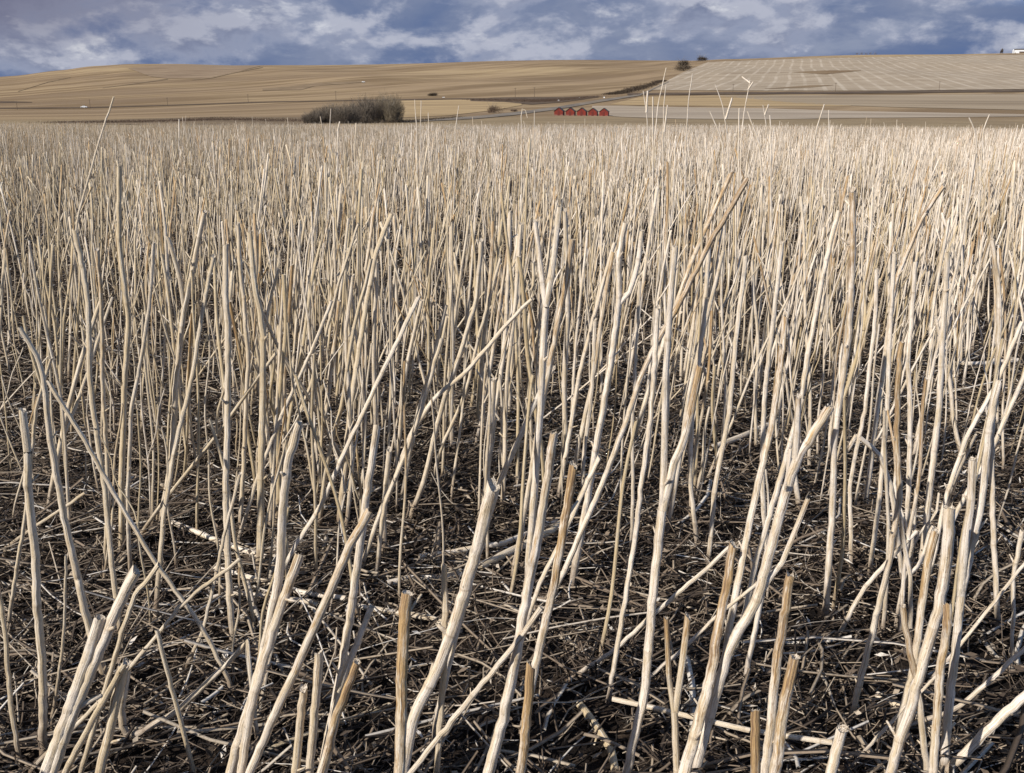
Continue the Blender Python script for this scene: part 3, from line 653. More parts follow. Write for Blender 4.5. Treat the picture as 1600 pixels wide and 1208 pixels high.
# left side, front to back
H([(71, 1208), (110, 1105), (137, 1030), (157, 965)], 33, 24, 1330, .1, tone=.25, label='thick ribbed pale stalk with a split flat top in the lower left corner')
H([(112, 1118), (160, 1010), (185, 950), (213, 892)], 22, 21, 1330, .1, tone=.25, label='thick ribbed stalk just behind the split one in the lower left corner, leaning right')
H([(190, 990), (213, 925), (232, 905), (248, 882)], 11, 9, 1240, 0)
H([(98, 1208), (149, 1114), (196, 1036)], 14, 12, 1290, .1)
H([(60, 1190), (111, 1141), (152, 1100), (209, 1036), (290, 938), (375, 873)], 10, 7, 1215, 0)
H([(155, 1208), (175, 1125), (194, 1040)], 18, 20, 1280, .15)
H([(199, 1036), (190, 1115), (194, 1147), (213, 1150), (277, 1114), (375, 1013), (390, 985)][::-1], 9, 17, None, 0, tone=.3, Y=1.12, label='pale stalk bent into a hook above the litter at lower left', bent=True)
H([(66, 1182), (64, 1036), (56, 935), (47, 800), (43, 705)], 17, 15, None, .0, br=[([(43, 705), (37, 660), (35, 640)], 13, 12)], tone=.5)
H([(30, 1188), (14, 1087), (10, 989), (0, 928), (-9, 870)], 10, 8, None, 0)
H([(79, 1131), (95, 1030), (101, 960), (103, 868)], 7, 5, None, .1)
H([(165, 1070), (135, 968), (118, 884), (99, 800), (75, 658), (62, 564), (31, 513)], 17, 8, None, 0, tone=.5, label='tall thick pale stalk leaning left with one knot, near the left edge')
H([(368, 1095), (355, 1057), (304, 959), (243, 878), (194, 800), (134, 693), (76, 596)], 9, 8, None, .1, tone=.4, label='long straight stalk leaning far left across the left foreground')
H([(365, 1009), (355, 868), (355, 690), (355, 520), (351, 450), (353, 383)], 13, 10, None, .1, tone=.45)
H([(304, 1208), (280, 1114), (267, 1070), (245, 985)], 10, 9, 1225, 0)
H([(277, 1067), (317, 986), (330, 930), (352, 830), (375, 740)], 7, 6, None, .2)
H([(243, 965), (257, 800), (278, 675), (303, 571), (320, 470), (334, 400)], 10, 7, None, 0)
H([(250, 830), (268, 728), (275, 589), (288, 480), (309, 380), (320, 330)], 13, 8, None, 0, br=[([(288, 480), (280, 430), (262, 370)], 8, 6)])
H([(192, 1020), (180, 920), (163, 762), (140, 600), (139, 484), (129, 415), (117, 362)], 11, 9, None, .2)
H([(162, 898), (172, 780), (165, 650), (160, 589), (158, 450), (152, 390)], 9, 7, None, .5)
H([(190, 870), (190, 762), (196, 589), (202, 502), (186, 380), (186, 260)], 12, 8, None, 0, tone=.85)
H([(10, 1000), (25, 890), (40, 800), (55, 640), (80, 560)], 8, 6, None, 0)
H([(0, 862), (45, 830), (90, 800), (133, 770)], 7, 6, None, .1, Y=1.7, label='slim stalk slanting up to the right at the left edge, crossing two thick ones')
H([(205, 900), (200, 760), (205, 640), (222, 560), (235, 470), (240, 380)], 8, 6)
H([(375, 740 + 90), (382, 700), (390, 560), (378, 440), (372, 350)], 9, 7)
H([(405, 900), (408, 760), (410, 640), (412, 520), (395, 430), (390, 365)], 15, 9, tone=.8)
H([(430, 800), (422, 700), (404, 600), (420, 470), (436, 420)], 8, 6)
H([(455, 760), (440, 640), (437, 560), (436, 508)], 8, 7)
# middle
H([(360, 1208), (405, 1053), (436, 901), (441, 800), (449, 728), (468, 661)], 22, 15, 1300, .15, tone=.2)
H([(375, 1208), (391, 1104), (425, 989), (468, 868)], 17, 19, 1320, .35, tone=.25)
H([(392, 1208), (453, 1070), (507, 945), (540, 864), (577, 799)], 18, 17, 1330, .45, tone=.25)
H([(460, 1208), (474, 1076)], 18, 16, 1330, .2, tone=.6)
H([(484, 1208), (498, 1020)], 16, 17, 1330, .3, tone=.5)
H([(501, 1208), (520, 1130), (558, 1035)], 24, 15, 1350, .8, tone=.3)
H([(505, 1208), (530, 1080), (580, 948)], 15, 12, 1300, .1, tone=.15)
H([(505, 1208), (531, 1069), (550, 933), (566, 820), (589, 665)], 19, 14, 1260, .25, tone=.2)
H([(623, 1208), (628, 1050), (637, 927)], 24, 23, 1400, .85, tone=.45, label='thick short stalk with orange brown flat top left of the bottom centre')
H([(632, 1208), (646, 1124), (690, 1031), (714, 960), (745, 853), (770, 757)], 22, 24, 1270, .35, tone=.2, label='thick knotted stalk with split tan top just left of the picture centre line')
H([(690, 1090), (712, 989), (749, 854), (776, 762)], 13, 12, 1180, .3, tone=.2)
H([(682, 1208), (690, 1100), (696, 1020), (697, 950), (694, 883)], 13, 12, 1260, .2, tone=.6)
H([(640, 1208), (720, 1110), (800, 1015), (846, 949)], 12, 11, 1300, .25, tone=.3)
H([(763, 1208), (787, 1121), (817, 969), (845, 834), (866, 677)], 25, 15, 1290, .4, tone=.1, label='tall thick pale stalk standing at the bottom centre left of two orange topped ones')
H([(814, 1208), (829, 1041)], 21, 19, 1350, 1.0, tone=.3, label='short orange brown stalk with a flat cut top at the bottom centre')
H([(837, 1036), (868, 901), (885, 800), (896, 727)], 17, 16, 1150, .85, tone=.2, label='stalk with bright orange top right of the tall pale one, pointing at the red sheds')
H([(815, 1010), (827, 962), (844, 912), (878, 844), (937, 714)], 9, 9, None, 0)
H([(949, 1107), (969, 986), (993, 817), (1017, 658), (1028, 480)], 10, 9, None, 0, tone=.05)
H([(981, 1208), (1010, 1087), (1020, 952), (1035, 795)], 18, 17, 1250, .1, br=[([(1035, 800), (1052, 722), (1068, 690), (1093, 573)], 14, 12, .7), ([(1034, 800), (1037, 700), (1038, 590), (1045, 480), (1055, 385)], 12, 9, .2)], tone=.05,
  label='tall pale forked stalk right of centre, its right arm ending in an orange cut')
H([(1057, 1208), (1054, 1110)], 15, 14, 1290, .1, br=[([(1053, 1112), (1045, 1060), (1041, 965)], 10, 9, .8), ([(1055, 1112), (1066, 1040), (1075, 963)], 12, 11, .6)], tone=.6, label='short V shaped forked stalk near the bottom, right of the tall forked one')
H([(560, 900), (591, 806), (613, 758), (645, 675), (680, 620), (725, 585), (787, 512), (832, 467)], 10, 7, None, .1, tone=.3, label='long curved stalk leaning far right across the middle of the stubble')
H([(585, 910), (600, 790), (632, 713), (662, 628), (690, 530)], 9, 7)
H([(597, 870), (601, 800), (608, 702)], 10, 10, None, 0)
H([(415, 960), (441, 890), (463, 850), (509, 778), (545, 693), (603, 571), (655, 463)], 9, 8, None, .1, tone=.2, label='long smooth pale stalk leaning right below the grove, knotted low down')
H([(530, 820), (533, 790), (551, 623), (565, 519), (586, 397), (612, 335)], 12, 8)
H([(540, 830), (551, 720), (546, 620), (540, 520), (552, 430)], 8, 6)
H([(370, 850), (401, 750), (440, 650), (490, 540), (518, 470)], 7, 6)
H([(430, 760), (462, 660), (500, 560), (530, 440), (560, 350)], 7, 5)
H([(480, 740), (510, 640), (522, 540), (530, 470)], 8, 6, None, .5)
H([(625, 790), (652, 648), (676, 571), (697, 477)], 8, 7)
H([(640, 810), (659, 762), (693, 623), (714, 568), (745, 467), (752, 375)], 10, 8)
H([(672, 770), (690, 700), (728, 610), (745, 536), (782, 404)], 7, 6)
H([(762, 740), (775, 640), (787, 561), (794, 415), (797, 330)], 9, 7)
H([(785, 800), (789, 728), (791, 606), (805, 484), (814, 350)], 9, 7)
H([(752, 870), (760, 755), (772, 593)], 12, 11, None, .3)
H([(750, 860), (780, 755), (836, 630), (864, 575)], 12, 10, None, 0, tone=.1)
H([(822, 925), (832, 800), (843, 641), (846, 560), (853, 477)], 14, 12, None, 0, br=[([(853, 479), (846, 430), (836, 345)], 10, 8), ([(853, 479), (864, 425), (874, 325)], 10, 8)], tone=.08)
H([(800, 905), (836, 700), (862, 560), (882, 450), (894, 374)], 11, 10, None, .6)
H([(893, 915), (915, 800), (930, 714), (954, 571), (968, 470), (968, 400), (977, 348)], 14, 10, None, 0, br=[([(967, 476), (985, 455), (996, 415), (1003, 360)], 8, 7)], tone=.05)
H([(870, 790), (885, 710), (905, 589), (925, 510), (960, 380)], 9, 7)
H([(890, 800), (900, 714), (926, 589), (947, 450), (958, 395)], 9, 7, None, .5)
H([(850, 960), (935, 775), (964, 690), (1017, 554), (1065, 470), (1110, 375), (1167, 281)], 11, 9, None, .75, tone=.1, label='very long stalk leaning right with dark orange split tip below the hilltop bushes')
H([(985, 700), (1035, 540), (1075, 425), (1110, 340), (1143, 270)], 9, 8, None, .6)
H([(905, 800), (912, 700), (925, 600), (930, 500)], 8, 7)
H([(986, 860), (990, 760), (988, 640), (994, 520), (1000, 440)], 7, 6)
# right side
H([(1070, 1208), (1114, 1053), (1131, 935), (1146, 851)], 28, 16, 1310, .75, tone=.1, label='thick stalk with brown mottled upper half right of the V shaped stalk')
H([(1095, 1170), (1144, 1003), (1183, 942), (1210, 840), (1244, 714), (1297, 636)], 22, 18, 1250, .35, br=[([(1243, 716), (1243, 670), (1248, 619)], 12, 9, .4), ([(1181, 945), (1200, 905), (1222, 880), (1262, 780)], 10, 8)], tone=.02,
  label='thickest pale forked stalk leaning right, its knobbly tan top right of the tall forked one')
H([(1130, 1060), (1152, 920), (1175, 800), (1208, 660), (1223, 536), (1227, 495)], 15, 11, None, .5, tone=.05)
H([(1150, 1010), (1185, 870), (1220, 745), (1253, 625)], 12, 10, None, .15, tone=.02)
H([(1160, 1080), (1195, 900), (1222, 780), (1236, 700)], 11, 9, None, .1, tone=.02)
H([(1195, 1208), (1212, 1053), (1235, 898)], 21, 18, 1330, .75, tone=.15)
H([(1208, 1208), (1222, 1110), (1242, 1026)], 24, 22, 1360, .75, tone=.2)
H([(1181, 1208), (1180, 1111)], 20, 19, 1370, 1.1, tone=.4, label='stubby dark orange stalk cut flat at the bottom, right of centre')
H([(1298, 1208), (1316, 1138)], 23, 22, 1390, .2, tone=.1)
H([(1322, 1150), (1350, 1036), (1388, 884), (1404, 790), (1403, 690), (1404, 589), (1409, 535)], 13, 10, None, .7, tone=.35)
H([(1415, 940), (1400, 815), (1393, 760), (1375, 710), (1345, 685)], 9, 9, None, .1, tone=.1, label='arched stalk bending over to the left below the striped field', bent=True)
H([(1210, 815), (1245, 785), (1283, 762), (1338, 680)], 8, 8, None, .3, Y=2.15)
H([(1450, 1208), (1435, 1087), (1420, 1020), (1410, 946)], 14, 12, 1290, .55, tone=.4)
H([(1392, 1208), (1420, 1120), (1440, 1040), (1465, 952), (1479, 870), (1483, 793)], 20, 22, 1290, .3, tone=.05, label='thick pale stalk with flat hollow top in the lower right')
H([(1400, 1150), (1428, 1036), (1448, 884), (1462, 830)], 14, 15, 1180, .65, tone=.35)
H([(1458, 1208), (1469, 1070), (1480, 945)], 17, 17, 1310, .6, tone=.25)
H([(1475, 1208), (1485, 1080), (1498, 960), (1520, 850), (1533, 790), (1545, 660), (1560, 598)], 19, 12, 1240, .1, br=[([(1501, 930), (1506, 860), (1516, 790), (1520, 716)], 13, 13)], tone=.02)
H([(1561, 1000), (1550, 800), (1547, 693), (1561, 554), (1561, 450), (1550, 375)], 11, 9, None, .3)
H([(1445, 930), (1477, 787), (1508, 686), (1553, 606), (1597, 503)], 9, 8)
H([(1460, 900), (1495, 800), (1547, 710), (1600, 590), (1625, 540)], 9, 8)
H([(1478, 1208), (1550, 1134), (1612, 1080), (1680, 1040)], 18, 17, 1245, 0, tone=.05, label='thick pale stalk slanting out of the lower right corner')
H([(1320, 1161), (1430, 1130), (1499, 1104), (1600, 1013), (1660, 960)], 10, 9, None, .3, label='tan stalk slanting right above the lower right corner, crossing the thick ones')
H([(1440, 1080), (1489, 1023), (1600, 881), (1630, 840)], 8, 6, None, .2)
H([(1300, 1230), (1408, 1111), (1470, 1050)], 7, 6, None, .2)
H([(1424, 1010), (1425, 945), (1422, 895)], 9, 8, None, 0, br=[([(1422, 897), (1412, 850), (1405, 800)], 8, 7), ([(1422, 897), (1440, 880), (1458, 822)], 7, 6)])
H([(876, 1071), (964, 1014), (1040, 945), (1114, 880), (1142, 853)], 9, 8, None, .1, label='low stalk leaning far right behind the tall forked one, near the ground')
H([(975, 1092), (1060, 1020), (1120, 963), (1200, 897)], 8, 7, None, .1)
H([(1288, 979), (1299, 800), (1303, 693), (1328, 519), (1333, 400), (1332, 297)], 13, 11, None, .55, tone=.05)
H([(1357, 911), (1372, 790), (1386, 640), (1392, 500), (1398, 395)], 9, 8)
H([(1300, 1010), (1350, 922), (1395, 870), (1432, 830)], 9, 8)
H([(1424, 900), (1418, 797), (1421, 623), (1418, 571), (1426, 484), (1430, 410)], 10, 8)
H([(1437, 905), (1453, 770), (1468, 640), (1474, 500), (1480, 395)], 13, 9)
H([(1330, 900), (1327, 760), (1352, 640), (1365, 520), (1370, 420)], 8, 7)
H([(1200, 880), (1190, 720), (1196, 600), (1212, 480), (1222, 380)], 10, 8)
H([(1105, 890), (1118, 760), (1140, 640), (1152, 520), (1165, 400)], 9, 8)
H([(1090, 860), (1078, 740), (1083, 640), (1097, 520), (1108, 380)], 9, 8)
H([(1250, 800), (1236, 700), (1262, 560), (1285, 430), (1310, 330)], 10, 8)
H([(1350, 800), (1375, 600), (1400, 440), (1440, 340), (1475, 290)], 9, 8, None, .6)
H([(1580, 1060), (1585, 960), (1582, 905), (1597, 830)], 6, 9, None, 0)
# tall wisps that stand above the edge of the field
def wisp(pts, w0=2.6, w1=1.9, br=(), Y=4.6, label=None, tone=.1, name='stubble_stalk'):
    w0 *= .7; w1 *= .7
    x0 = pts[0][0] - (pts[1][0] - pts[0][0]) * .6; yb = CY + F * math.tan(math.atan(EYE / Y) - TH)
    H([(x0 - 4, yb), (x0, (yb + pts[0][1]) / 2)] + list(pts), w0 + 1.5, w1, None, 0, br=br, tone=tone, Y=Y, label=label, cut=False, name=name)
wisp([(1014, 232), (1010, 174), (1005, 142)], br=[([(1010, 176), (1012, 142)], 3.5, 2.5)], label='two tipped tall pale wisp nearest to the red sheds, in front of the road brush')
wisp([(1020, 206), (1020, 151)], 4, 3)
wisp([(1022, 230), (1028, 164), (1041, 106)], label='tall slanting wisp whose tip crosses the lower left slope of the striped field')
wisp([(1036, 230), (1037, 164), (1041, 132)], br=[([(1038, 206), (1043, 164)], 3, 2)])
wisp([(1072, 215), (1076, 153), (1082, 115)], label='tall single curved wisp just below the hilltop bushes')
wisp([(1136, 206), (1128, 160), (1117, 132)], br=[([(1134, 186), (1144, 153)], 3.5, 2.5)], label='forked tall wisp whose main tip leans left over the striped field')
wisp([(1129, 223), (1121, 202), (1109, 174)], 3.5, 2.5)
wisp([(1154, 223), (1155, 169)], 4, 3)
wisp([(1158, 219), (1162, 179), (1172, 125)], br=[([(1172, 130), (1159, 120)], 2.5, 2), ([(1169, 140), (1177, 128)], 2.5, 2)], label='tallest twiggy wisp against the striped field, with a side twig at its tip')
wisp([(1187, 225), (1176, 197), (1168, 174)], 4, 3)
wisp([(1201, 219), (1192, 164)], br=[([(1195, 180), (1201, 163)], 3, 2)])
wisp([(1204, 195), (1203, 180)], 3.5, 3)
wisp([(1274, 206), (1288, 163)], 3.5, 2.5)
wisp([(1524, 205), (1514, 184)], 3.5, 3)
wisp([(1536, 202), (1546, 179)], 3.5, 2.5)
wisp([(1295, 202), (1295, 172)], 3, 2)
wisp([(120, 345), (135, 290), (158, 210), (178, 151)], 5, 4, Y=2.9, tone=.4, label='long slim stalk curving up right over the far road beside the white pickup')
wisp([(651, 198), (649, 175), (648, 156)], 2.2, 1.6)
wisp([(657, 190), (658, 157)], 2.2, 1.6)
wisp([(670, 200), (669, 176)], 2.2, 1.6)
wisp([(712, 198), (717, 165)], 2.2, 1.6)
wisp([(815, 205), (814, 168), (820, 166), (824, 184)], 2.3, 1.8, label='slim wisp folded over at its tip left of the red sheds')
wisp([(835, 200), (835, 173)], 2.2, 1.6)
wisp([(515, 200), (517, 170)], 2.2, 1.6)
wisp([(528, 197), (531, 190)], 3.5, 3)

# ------------------------------------------------------------------ fallen stalks lying on the litter
def fallen(pts, w, label, tone=.15, up=.02):
    v = (CY - (pts[0][1] + pts[-1][1]) / 2) / F; seedc[0] += 1; g = np.random.default_rng(seedc[0]); P = []
    n = max(8, int(math.dist(pts[0], pts[-1]) / 20)); q = smooth_path([(a, b, 0) for a, b in pts], n)
    for a, b, _ in q:
        v = (CY - b) / F; t = (sT - v * cT) / (cT + v * sT); Yk = (EYE - up) / t; P.append(pt(a, b, Yk))
    rad = np.full(n, w / 2 / F * P[0][1]); root = empty('fallen_stalk', tuple(P[0]))
    stem_mesh('stem', P, rad, tone, 0, seedc[0], root, tuple(P[0]), mud=0); tag(root, label, 'stalk', 'fallen stalks lying on the litter')
fallen([(268, 816), (330, 842), (414, 870)], 9, 'white fallen stalk lying above the middle pair at left of centre, sloping down right')
fallen([(335, 887), (400, 905), (470, 925), (540, 935)], 9, 'long fallen stalk with dark rings below the upper left fallen one')
fallen([(330, 935), (366, 926), (420, 932), (492, 942)], 10, 'bent white fallen stalk, lowest of the three left of centre')
fallen([(604, 912), (640, 903), (690, 902), (730, 893)], 12, 'bright white curved fallen stalk left of the knotted split top stalk', .0)
fallen([(655, 870), (720, 858), (790, 848), (870, 815)], 10, 'pale fallen stalk with dark rings behind the knotted split top stalk', .05)
fallen([(750, 885), (800, 860), (860, 830), (900, 800)], 14, 'broad grey fallen stalk sloping up right behind the tall pale one', .5)
fallen([(1110, 700), (1150, 685), (1215, 657)], 10, 'grey white fallen stalk lying right of the tall forked stalk arm', .2)
fallen([(957, 1092), (1066, 1117), (1168, 1140), (1300, 1160)], 9, 'long tan stalk lying across the bottom right foreground', .4, .05)
fallen([(1380, 808), (1430, 802), (1476, 794)], 12, 'short pale fallen stalk lying left of the thick hollow topped stalk', .1)
fallen([(1475, 568), (1530, 569), (1590, 563)], 7, 'pale fallen stalk lying level near the right edge', .1)
fallen([(1370, 1085), (1420, 1110), (1500, 1160)], 12, 'grey fallen stalk behind the thick stalks in the lower right', .4)
fallen([(545, 945), (600, 955), (680, 968), (720, 985)], 10, 'mottled fallen stalk lying below the bright white curved one', .35)
fallen([(370, 1200), (430, 1165), (520, 1130), (610, 1100)], 8, 'dark thin fallen stalk lying across the bottom left of centre', .8)
fallen([(905, 1100), (925, 1125), (955, 1170), (962, 1208)], 14, 'dull brown fallen stalk pointing down between the orange stub and the tall forked stalk', .9)

# ------------------------------------------------------------------ the rest of the stubble
def gen_params(n, Ya, Yb, lim, seed, hm=.50, hs=.075):
    g = np.random.default_rng(seed)
    Yr = np.sqrt(g.uniform(Ya ** 2, Yb ** 2, n)); x = g.uniform(-1, 1, n) * lim * Yr + g.uniform(-1, 1, n) * .4
    pf = np.sin(x * 2.1 + np.sin(Yr * 1.3) * 1.5) * np.sin(Yr * 1.9 + np.sin(x * 1.1) * 1.7); kp = g.uniform(0, 1, n) < .72 + .28 * pf; x, Yr = x[kp], Yr[kp]
    return params(x, Yr, g, hm, hs)
def params(x, Yr, g, hm=.5, hs=.075):
    n = len(x)
    # loose clumping: pull plants toward drill rows
    h = np.clip(g.normal(hm, hs, n), .18, .78); h *= 1 - .45 * (g.uniform(0, 1, n) < .08)
    lean = g.normal(0, .085, (n, 2)); lean[:, 0] += .05; big_ = g.uniform(0, 1, n) < .16; lean[big_] += g.normal(0, .28, (big_.sum(), 2))
    bend = g.normal(0, .035, (n, 2)); r = np.where(g.uniform(0, 1, n) < .58, g.uniform(.0015, .0030, n), np.clip(g.normal(.0043, .0011, n), .0025, .008)); h = np.where(r < .003, h * g.uniform(.65, 1.0, n), h) * (1 + .06 * np.sin(x * 1.7 + Yr * .6)); r = r * .9
    tone = np.clip(g.normal(.40, .24, n) - np.clip(x / Yr * .7, -.35, .35), 0, 1); tone[g.uniform(0, 1, n) < .16] = 1.0  # a random share gets a dark colour standing in for stalks in shadow
    stain = np.where(g.uniform(0, 1, n) < .28, g.uniform(.4, 1, n), 0)
    return dict(x=x, y=Yr, z=ground_z(x, Yr) - .01, h=h, lx=lean[:, 0], ly=lean[:, 1], bx=bend[:, 0], by=bend[:, 1], r=r, tone=tone, stain=stain, seed=g.uniform(0, 50, n), k=g.uniform(0, 1, n))
def paths(p, N):
    t = np.linspace(0, 1, N)[None, :]; h = p['h'][:, None]
    wob = np.sin(t * (5 + p['k'][:, None] * 7) + p['seed'][:, None]) * .003
    x = p['x'][:, None] + h * (p['lx'][:, None] * t + p['bx'][:, None] * t * t) + wob
    y = p['y'][:, None] + h * (p['ly'][:, None] * t + p['by'][:, None] * t * t) + wob[:, ::-1]
    z = p['z'][:, None] + h * t * np.sqrt(np.clip(1 - (p['lx'] + p['bx']) ** 2 - (p['ly'] + p['by']) ** 2, .3, 1))[:, None]
    return np.stack([x, y, z], -1)
def fork(p, g, prob=.26):
    m = np.where(g.uniform(0, 1, len(p['x'])) < prob)[0]; q = {k: v[m].copy() for k, v in p.items()}
    t0 = g.uniform(.35, .72, len(m)); P = paths(q, 101); idx = (t0 * 100).astype(int)
    b = P[np.arange(len(m)), idx]; q['x'], q['y'], q['z'] = b[:, 0], b[:, 1], b[:, 2]
    sg = np.where(g.uniform(0, 1, len(m)) < .5, -1, 1); q['h'] = q['h'] * (1 - t0) * g.uniform(.6, 1.15, len(m))
    q['lx'] = q['lx'] + sg * g.uniform(.12, .45, len(m)); q['ly'] = q['ly'] + g.normal(0, .25, len(m)); q['bx'] = -sg * g.uniform(0, .15, len(m)); q['r'] = q['r'] * .72
    return m, q
def bulk_arrays(p, N, K, taper=.72):
    P = paths(p, N); S = len(P); a = np.arange(K) / K * 2 * np.pi; tt = np.linspace(0, 1, N)
    rad = p['r'][:, None] * (1 - (1 - taper) * tt)[None, :]
    if N > 4:
        g = np.random.default_rng(S); rad = rad * (1 + .10 * np.sin(tt[None] * 23 + p['seed'][:, None]) ** 6)
    ring = np.stack([np.cos(a), np.sin(a), np.zeros(K)], -1)
    V = P[:, :, None, :] + ring[None, None] * rad[:, :, None, None]
    V[:, -1, :, 2] += (np.cos(a[None] + p['seed'][:, None]) * p['r'][:, None] * .6)
    st = np.stack([np.broadcast_to(np.cos(a)[None, None], (S, N, K)) + p['seed'][:, None, None] * 1.3, np.broadcast_to(np.sin(a)[None, None], (S, N, K)) + p['seed'][:, None, None] * .7,
                   np.broadcast_to((p['h'][:, None] * tt[None] + p['seed'][:, None] * .61)[:, :, None], (S, N, K))], -1)
    tone = np.repeat(p['tone'], N * K); stn = (p['stain'][:, None] * np.clip((tt - .4) / .6, 0, 1)[None])[:, :, None] * np.ones(K)
    i = np.arange(N - 1)[:, None]; k = np.arange(K)[None, :]; k2 = (k + 1) % K
    q = np.stack([i * K + k, i * K + k2, (i + 1) * K + k2, (i + 1) * K + k], -1).reshape(-1, 4)
    Q = (q[None] + (np.arange(S) * N * K)[:, None, None]).reshape(-1, 4); cap = ((N - 1) * K + np.arange(K))[None] + (np.arange(S) * N * K)[:, None]
    return V.reshape(-1, 3), Q, cap, st.reshape(-1, 3), tone, stn.reshape(-1)
def bulk(name, p, N, K, m, near):
    V, Q, cap, st, tone, stn = bulk_arrays(p, N, K)
    at = {'tone': ('FLOAT', tone), 'stain': ('FLOAT', stn)}
    if near: at['st'] = ('FLOAT_VECTOR', st); at['node'] = ('FLOAT', np.zeros(len(V))); at['mud'] = ('FLOAT', np.full(len(V), .8))
    return big_mesh(name, V, Q, cap, m, at)
def cat(*ps): return {k: np.concatenate([p[k] for p in ps]) for k in ps[0]}
def sel(p, m): return {k: v[m] for k, v in p.items()}
gR = np.random.default_rng(5)
parts = []
for (Ya, Yb, dens, lim, sd_) in [(1.25, 1.75, 46, .62, 6), (1.75, 3.0, 185, .62, 1), (3.0, 4.5, 160, .62, 2), (4.5, 8, 120, .62, 3), (8, 20, 105, .60, 4), (20, 58.5, 70, .58, 5)]:
    area = lim * (Yb ** 2 - Ya ** 2); parts.append(gen_params(int(area * dens), Ya, Yb, lim, 900 + sd_, .50 if Ya < 20 else .47, .07 if Ya < 20 else .05))
parts[0]['r'] = np.minimum(parts[0]['r'], .0032); parts[0]['h'] *= .8; parts[0] = cat(parts[0], parts.pop(1)); near = cat(parts[0], parts[1])
tipx, tipy = photo((near['x'] + near['h'] * near['lx'], near['y'], near['z'] + near['h']))
inframe = (tipx > -20) & (tipx < 1620)
order = np.argsort(np.where(inframe, near['y'], 99)); NI = 187; indiv = order[:NI]; rest = np.setdiff1d(np.arange(len(near['x'])), indiv)
pi_ = sel(near, indiv); fm, fq = fork(pi_, gR, .28); fset = {int(a): j for j, a in enumerate(fm)}
Pp = paths(pi_, 14); Pf = paths(fq, 8)
for i in range(NI):
    org = tuple(Pp[i, 0]); fk = i in fset; P = Pp[i]
    rad = pi_['r'][i] * np.linspace(1, .75, 14)
    root = empty('stubble_stalk', org) if fk else None
    o = stem_mesh('stem' if fk else 'stubble_stalk', P, rad, pi_['tone'][i], pi_['stain'][i], 2000 + i, root, org, K=9)
    if fk:
        j = fset[i]; stem_mesh('branch', Pf[j], fq['r'][j] * np.linspace(1, .75, 8), fq['tone'][j], fq['stain'][j], 3000 + i, root, org, K=8)
    tx, ty = photo(tuple(P[-1])); bx_, by_ = photo(tuple(P[0]))
    REG.append((root or o, feature(pi_['r'][i] * 2 / P[0, 1] * F, pi_['tone'][i], pi_['stain'][i], (tx - bx_) / max(by_ - ty, 1), fk), tx, ty))
write_labels()
n1_ = sel(near, rest); _, nf = fork(n1_, gR); m8 = parts[2]; _, mf = fork(m8, gR, .22)
# plants beside and behind the viewer, outside the frame, that shade the foreground as the standing crop does
g_ = np.random.default_rng(77); nx_ = 900; ex = g_.uniform(-2.6, 2.2, nx_); ey = g_.uniform(-1.2, 2.3, nx_)
keep = ((np.abs(ex) > .62 * np.maximum(ey, 0) + .22) & (ey > .25)) | (ey < -.25); keep &= ~((np.abs(ex) < .3) & (np.abs(ey) < .4)); keep &= g_.uniform(0, 1, nx_) < .62
side = params(ex[keep], np.where(ey[keep] <= 0, ey[keep], ey[keep]), g_, .44, .07); side['tone'] = g_.uniform(.1, .6, keep.sum()); side['z'] = ground_z(ex[keep], np.maximum(ey[keep], 0)) - .01
o = bulk('stubble', cat(n1_, nf, m8, mf, side), 7, 6, M_stalk, True); tag(o, 'countless cut pale stalks standing behind the nearest ones', 'stubble', None, 'stuff')
far = cat(parts[3]); _, ff = fork(far, gR, .15); o = bulk('stubble', cat(far, ff), 4, 4, M_far, False); tag(o, 'dense band of cut stalks in the middle distance', 'stubble', None, 'stuff')
parts[4]['tone'] = np.clip(parts[4]['tone'] * 1.0 + .12 + .22 * np.sin(parts[4]['x'] * .35 + np.sin(parts[4]['y'] * .21) * 2) * np.sin(parts[4]['y'] * .33), 0, 1); o = bulk('stubble', parts[4], 3, 3, M_far, False); tag(o, 'far stubble fading into a pale band at the edge of the field', 'stubble', None, 'stuff')

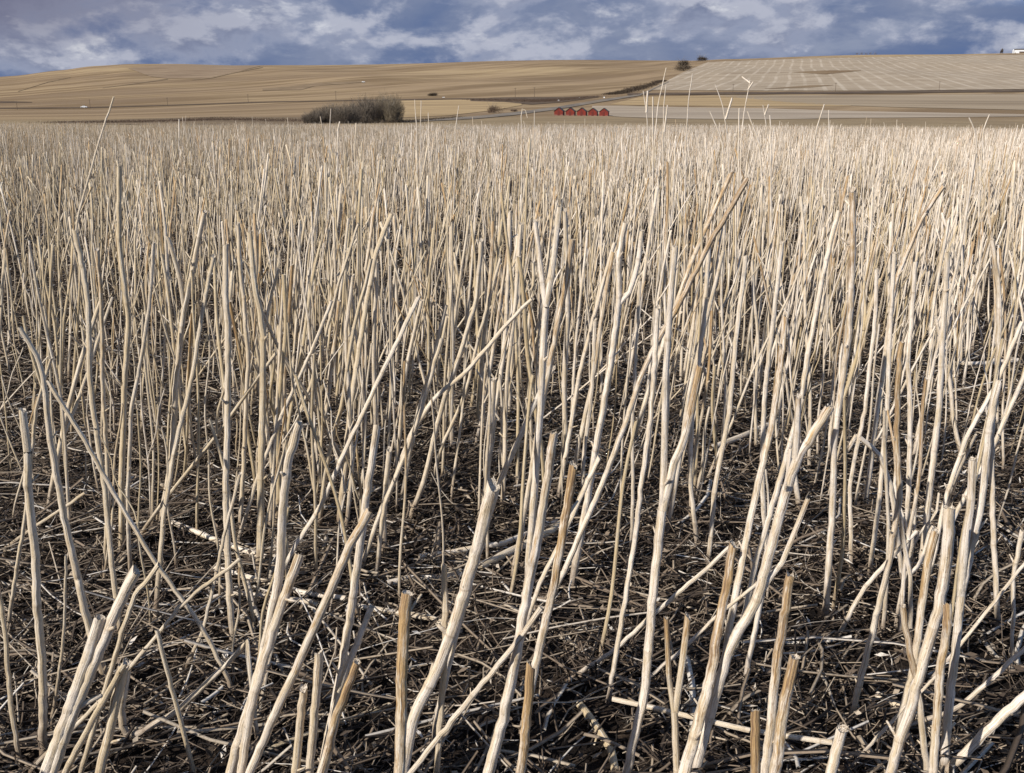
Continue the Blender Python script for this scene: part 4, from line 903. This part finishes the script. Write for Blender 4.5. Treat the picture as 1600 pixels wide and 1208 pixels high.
# ------------------------------------------------------------------ litter on the soil
def litter(dens, Ya, Yb, lim, Lm, Ls, rm, zmax, seed, tone_m, tone_s, tilt=.25, N=4):
    g = np.random.default_rng(seed); n = int(lim * (Yb ** 2 - Ya ** 2) * dens + .6 * (Yb - Ya) * dens)
    Yr = np.sqrt(g.uniform(Ya ** 2, Yb ** 2, n)); x = g.uniform(-1, 1, n) * (lim * Yr + .3)
    clump = .5 + .5 * np.sin(x * 5.1 + np.sin(Yr * 4.3) * 2) * np.sin(Yr * 6.7 + np.sin(x * 3.1) * 2)
    kp = g.uniform(0, 1, n) < .55 + .45 * clump; x, Yr, clump = x[kp], Yr[kp], clump[kp]; n = len(x)
    a = g.normal(.25, .95, n); L = np.abs(g.normal(Lm, Ls, n)) + .01; r = rm * g.uniform(.35, 1.5, n); ti = g.normal(0, tilt, n)
    z = ground_z(x, Yr) + g.uniform(0, 1, n) ** 1.6 * zmax * (.4 + .6 * clump) + .002; bend = g.normal(0, .055, (n, 1, 3)) * L[:, None, None]; bend[..., 2] *= .4
    d = np.stack([np.cos(a) * np.cos(ti), np.sin(a) * np.cos(ti), np.sin(ti)], -1); t = np.linspace(-.5, .5, N)
    P = np.stack([x, Yr, z + np.abs(np.sin(ti)) * L * .35], -1)[:, None] + d[:, None] * (t[None, :, None] * L[:, None, None]) + bend * (1 - 4 * t[None, :, None] ** 2)
    s1 = np.stack([-d[:, 1], d[:, 0], np.zeros(n)], -1); s1 /= np.linalg.norm(s1, axis=1)[:, None]; s2 = np.cross(d, s1); ro = g.uniform(0, 6.28, n)
    K = 3; flat = np.where(g.uniform(0, 1, n) < .35, .25, .8); wide = np.where(flat < .5, 1.7, 1.0); V = np.empty((n, N, K, 3))
    for k in range(K):
        aa = ro + k * 2.094; V[:, :, k] = P + ((np.cos(aa)[:, None] * s1 + np.sin(aa)[:, None] * s2 * flat[:, None]) * (r * wide)[:, None])[:, None]
    i = np.arange(N - 1)[:, None]; k = np.arange(K)[None, :]; k2 = (k + 1) % K
    q = np.stack([i * K + k, i * K + k2, (i + 1) * K + k2, (i + 1) * K + k], -1).reshape(-1, 4); Q = (q[None] + (np.arange(n) * N * K)[:, None, None]).reshape(-1, 4)
    tone = np.clip(g.normal(tone_m, tone_s, n), 0, 1); return V.reshape(-1, 3), Q, np.repeat(tone, N * K)
sets = [litter(8000, .8, 2.6, .62, .017, .013, .0010, .034, 11, .38, .27, .5), litter(2600, .8, 2.6, .62, .06, .04, .0013, .042, 12, .44, .26, .3), litter(800, .8, 3.5, .62, .13, .08, .0020, .052, 13, .66, .2, .15, 4),
        litter(5500, 2.6, 4.6, .6, .023, .018, .0012, .034, 14, .38, .26, .45), litter(800, 2.6, 6.5, .6, .06, .045, .0023, .045, 15, .52, .24), litter(700, 4.6, 10, .6, .06, .05, .0026, .03, 16, .45, .22)]
Vs, Qs, Ts, b = [], [], [], 0
for v, q, t in sets: Vs.append(v); Qs.append(q + b); Ts.append(t); b += len(v)
gf = np.random.default_rng(31)
nf_ = 26000; Yf = np.sqrt(gf.uniform(.64, 16, nf_)); xf = gf.uniform(-1, 1, nf_) * (.62 * Yf + .3); zf_ = ground_z(xf, Yf) + gf.uniform(0, 1, nf_) ** 2 * .034 + .002
nrm = gf.normal(0, .55, (nf_, 3)); nrm[:, 2] = 1; nrm /= np.linalg.norm(nrm, axis=1)[:, None]; a1 = np.cross(nrm, gf.normal(0, 1, (nf_, 3))); a1 /= np.linalg.norm(a1, axis=1)[:, None]; a2 = np.cross(nrm, a1)
la = gf.uniform(.004, .015, nf_)[:, None]; lb = gf.uniform(.0012, .0045, nf_)[:, None]; c_ = np.stack([xf, Yf, zf_], 1)
Vf = np.stack([c_ - a1 * la, c_ - a2 * lb + nrm * lb * .5, c_ + a1 * la * .9, c_ + a2 * lb + nrm * lb * .3], 1).reshape(-1, 3); Vs.append(Vf); Qs.append(np.arange(4 * nf_).reshape(-1, 4) + b); Ts.append(np.repeat(np.clip(gf.normal(.44, .29, nf_), 0, 1), 4)); b += 4 * nf_
o = big_mesh('straw_litter', np.concatenate(Vs), np.concatenate(Qs), None, M_litter, {'tone': ('FLOAT', np.concatenate(Ts))}, smooth=False)
tag(o, 'dark matted litter of broken straw and chaff on the soil', 'straw litter', None, 'stuff')
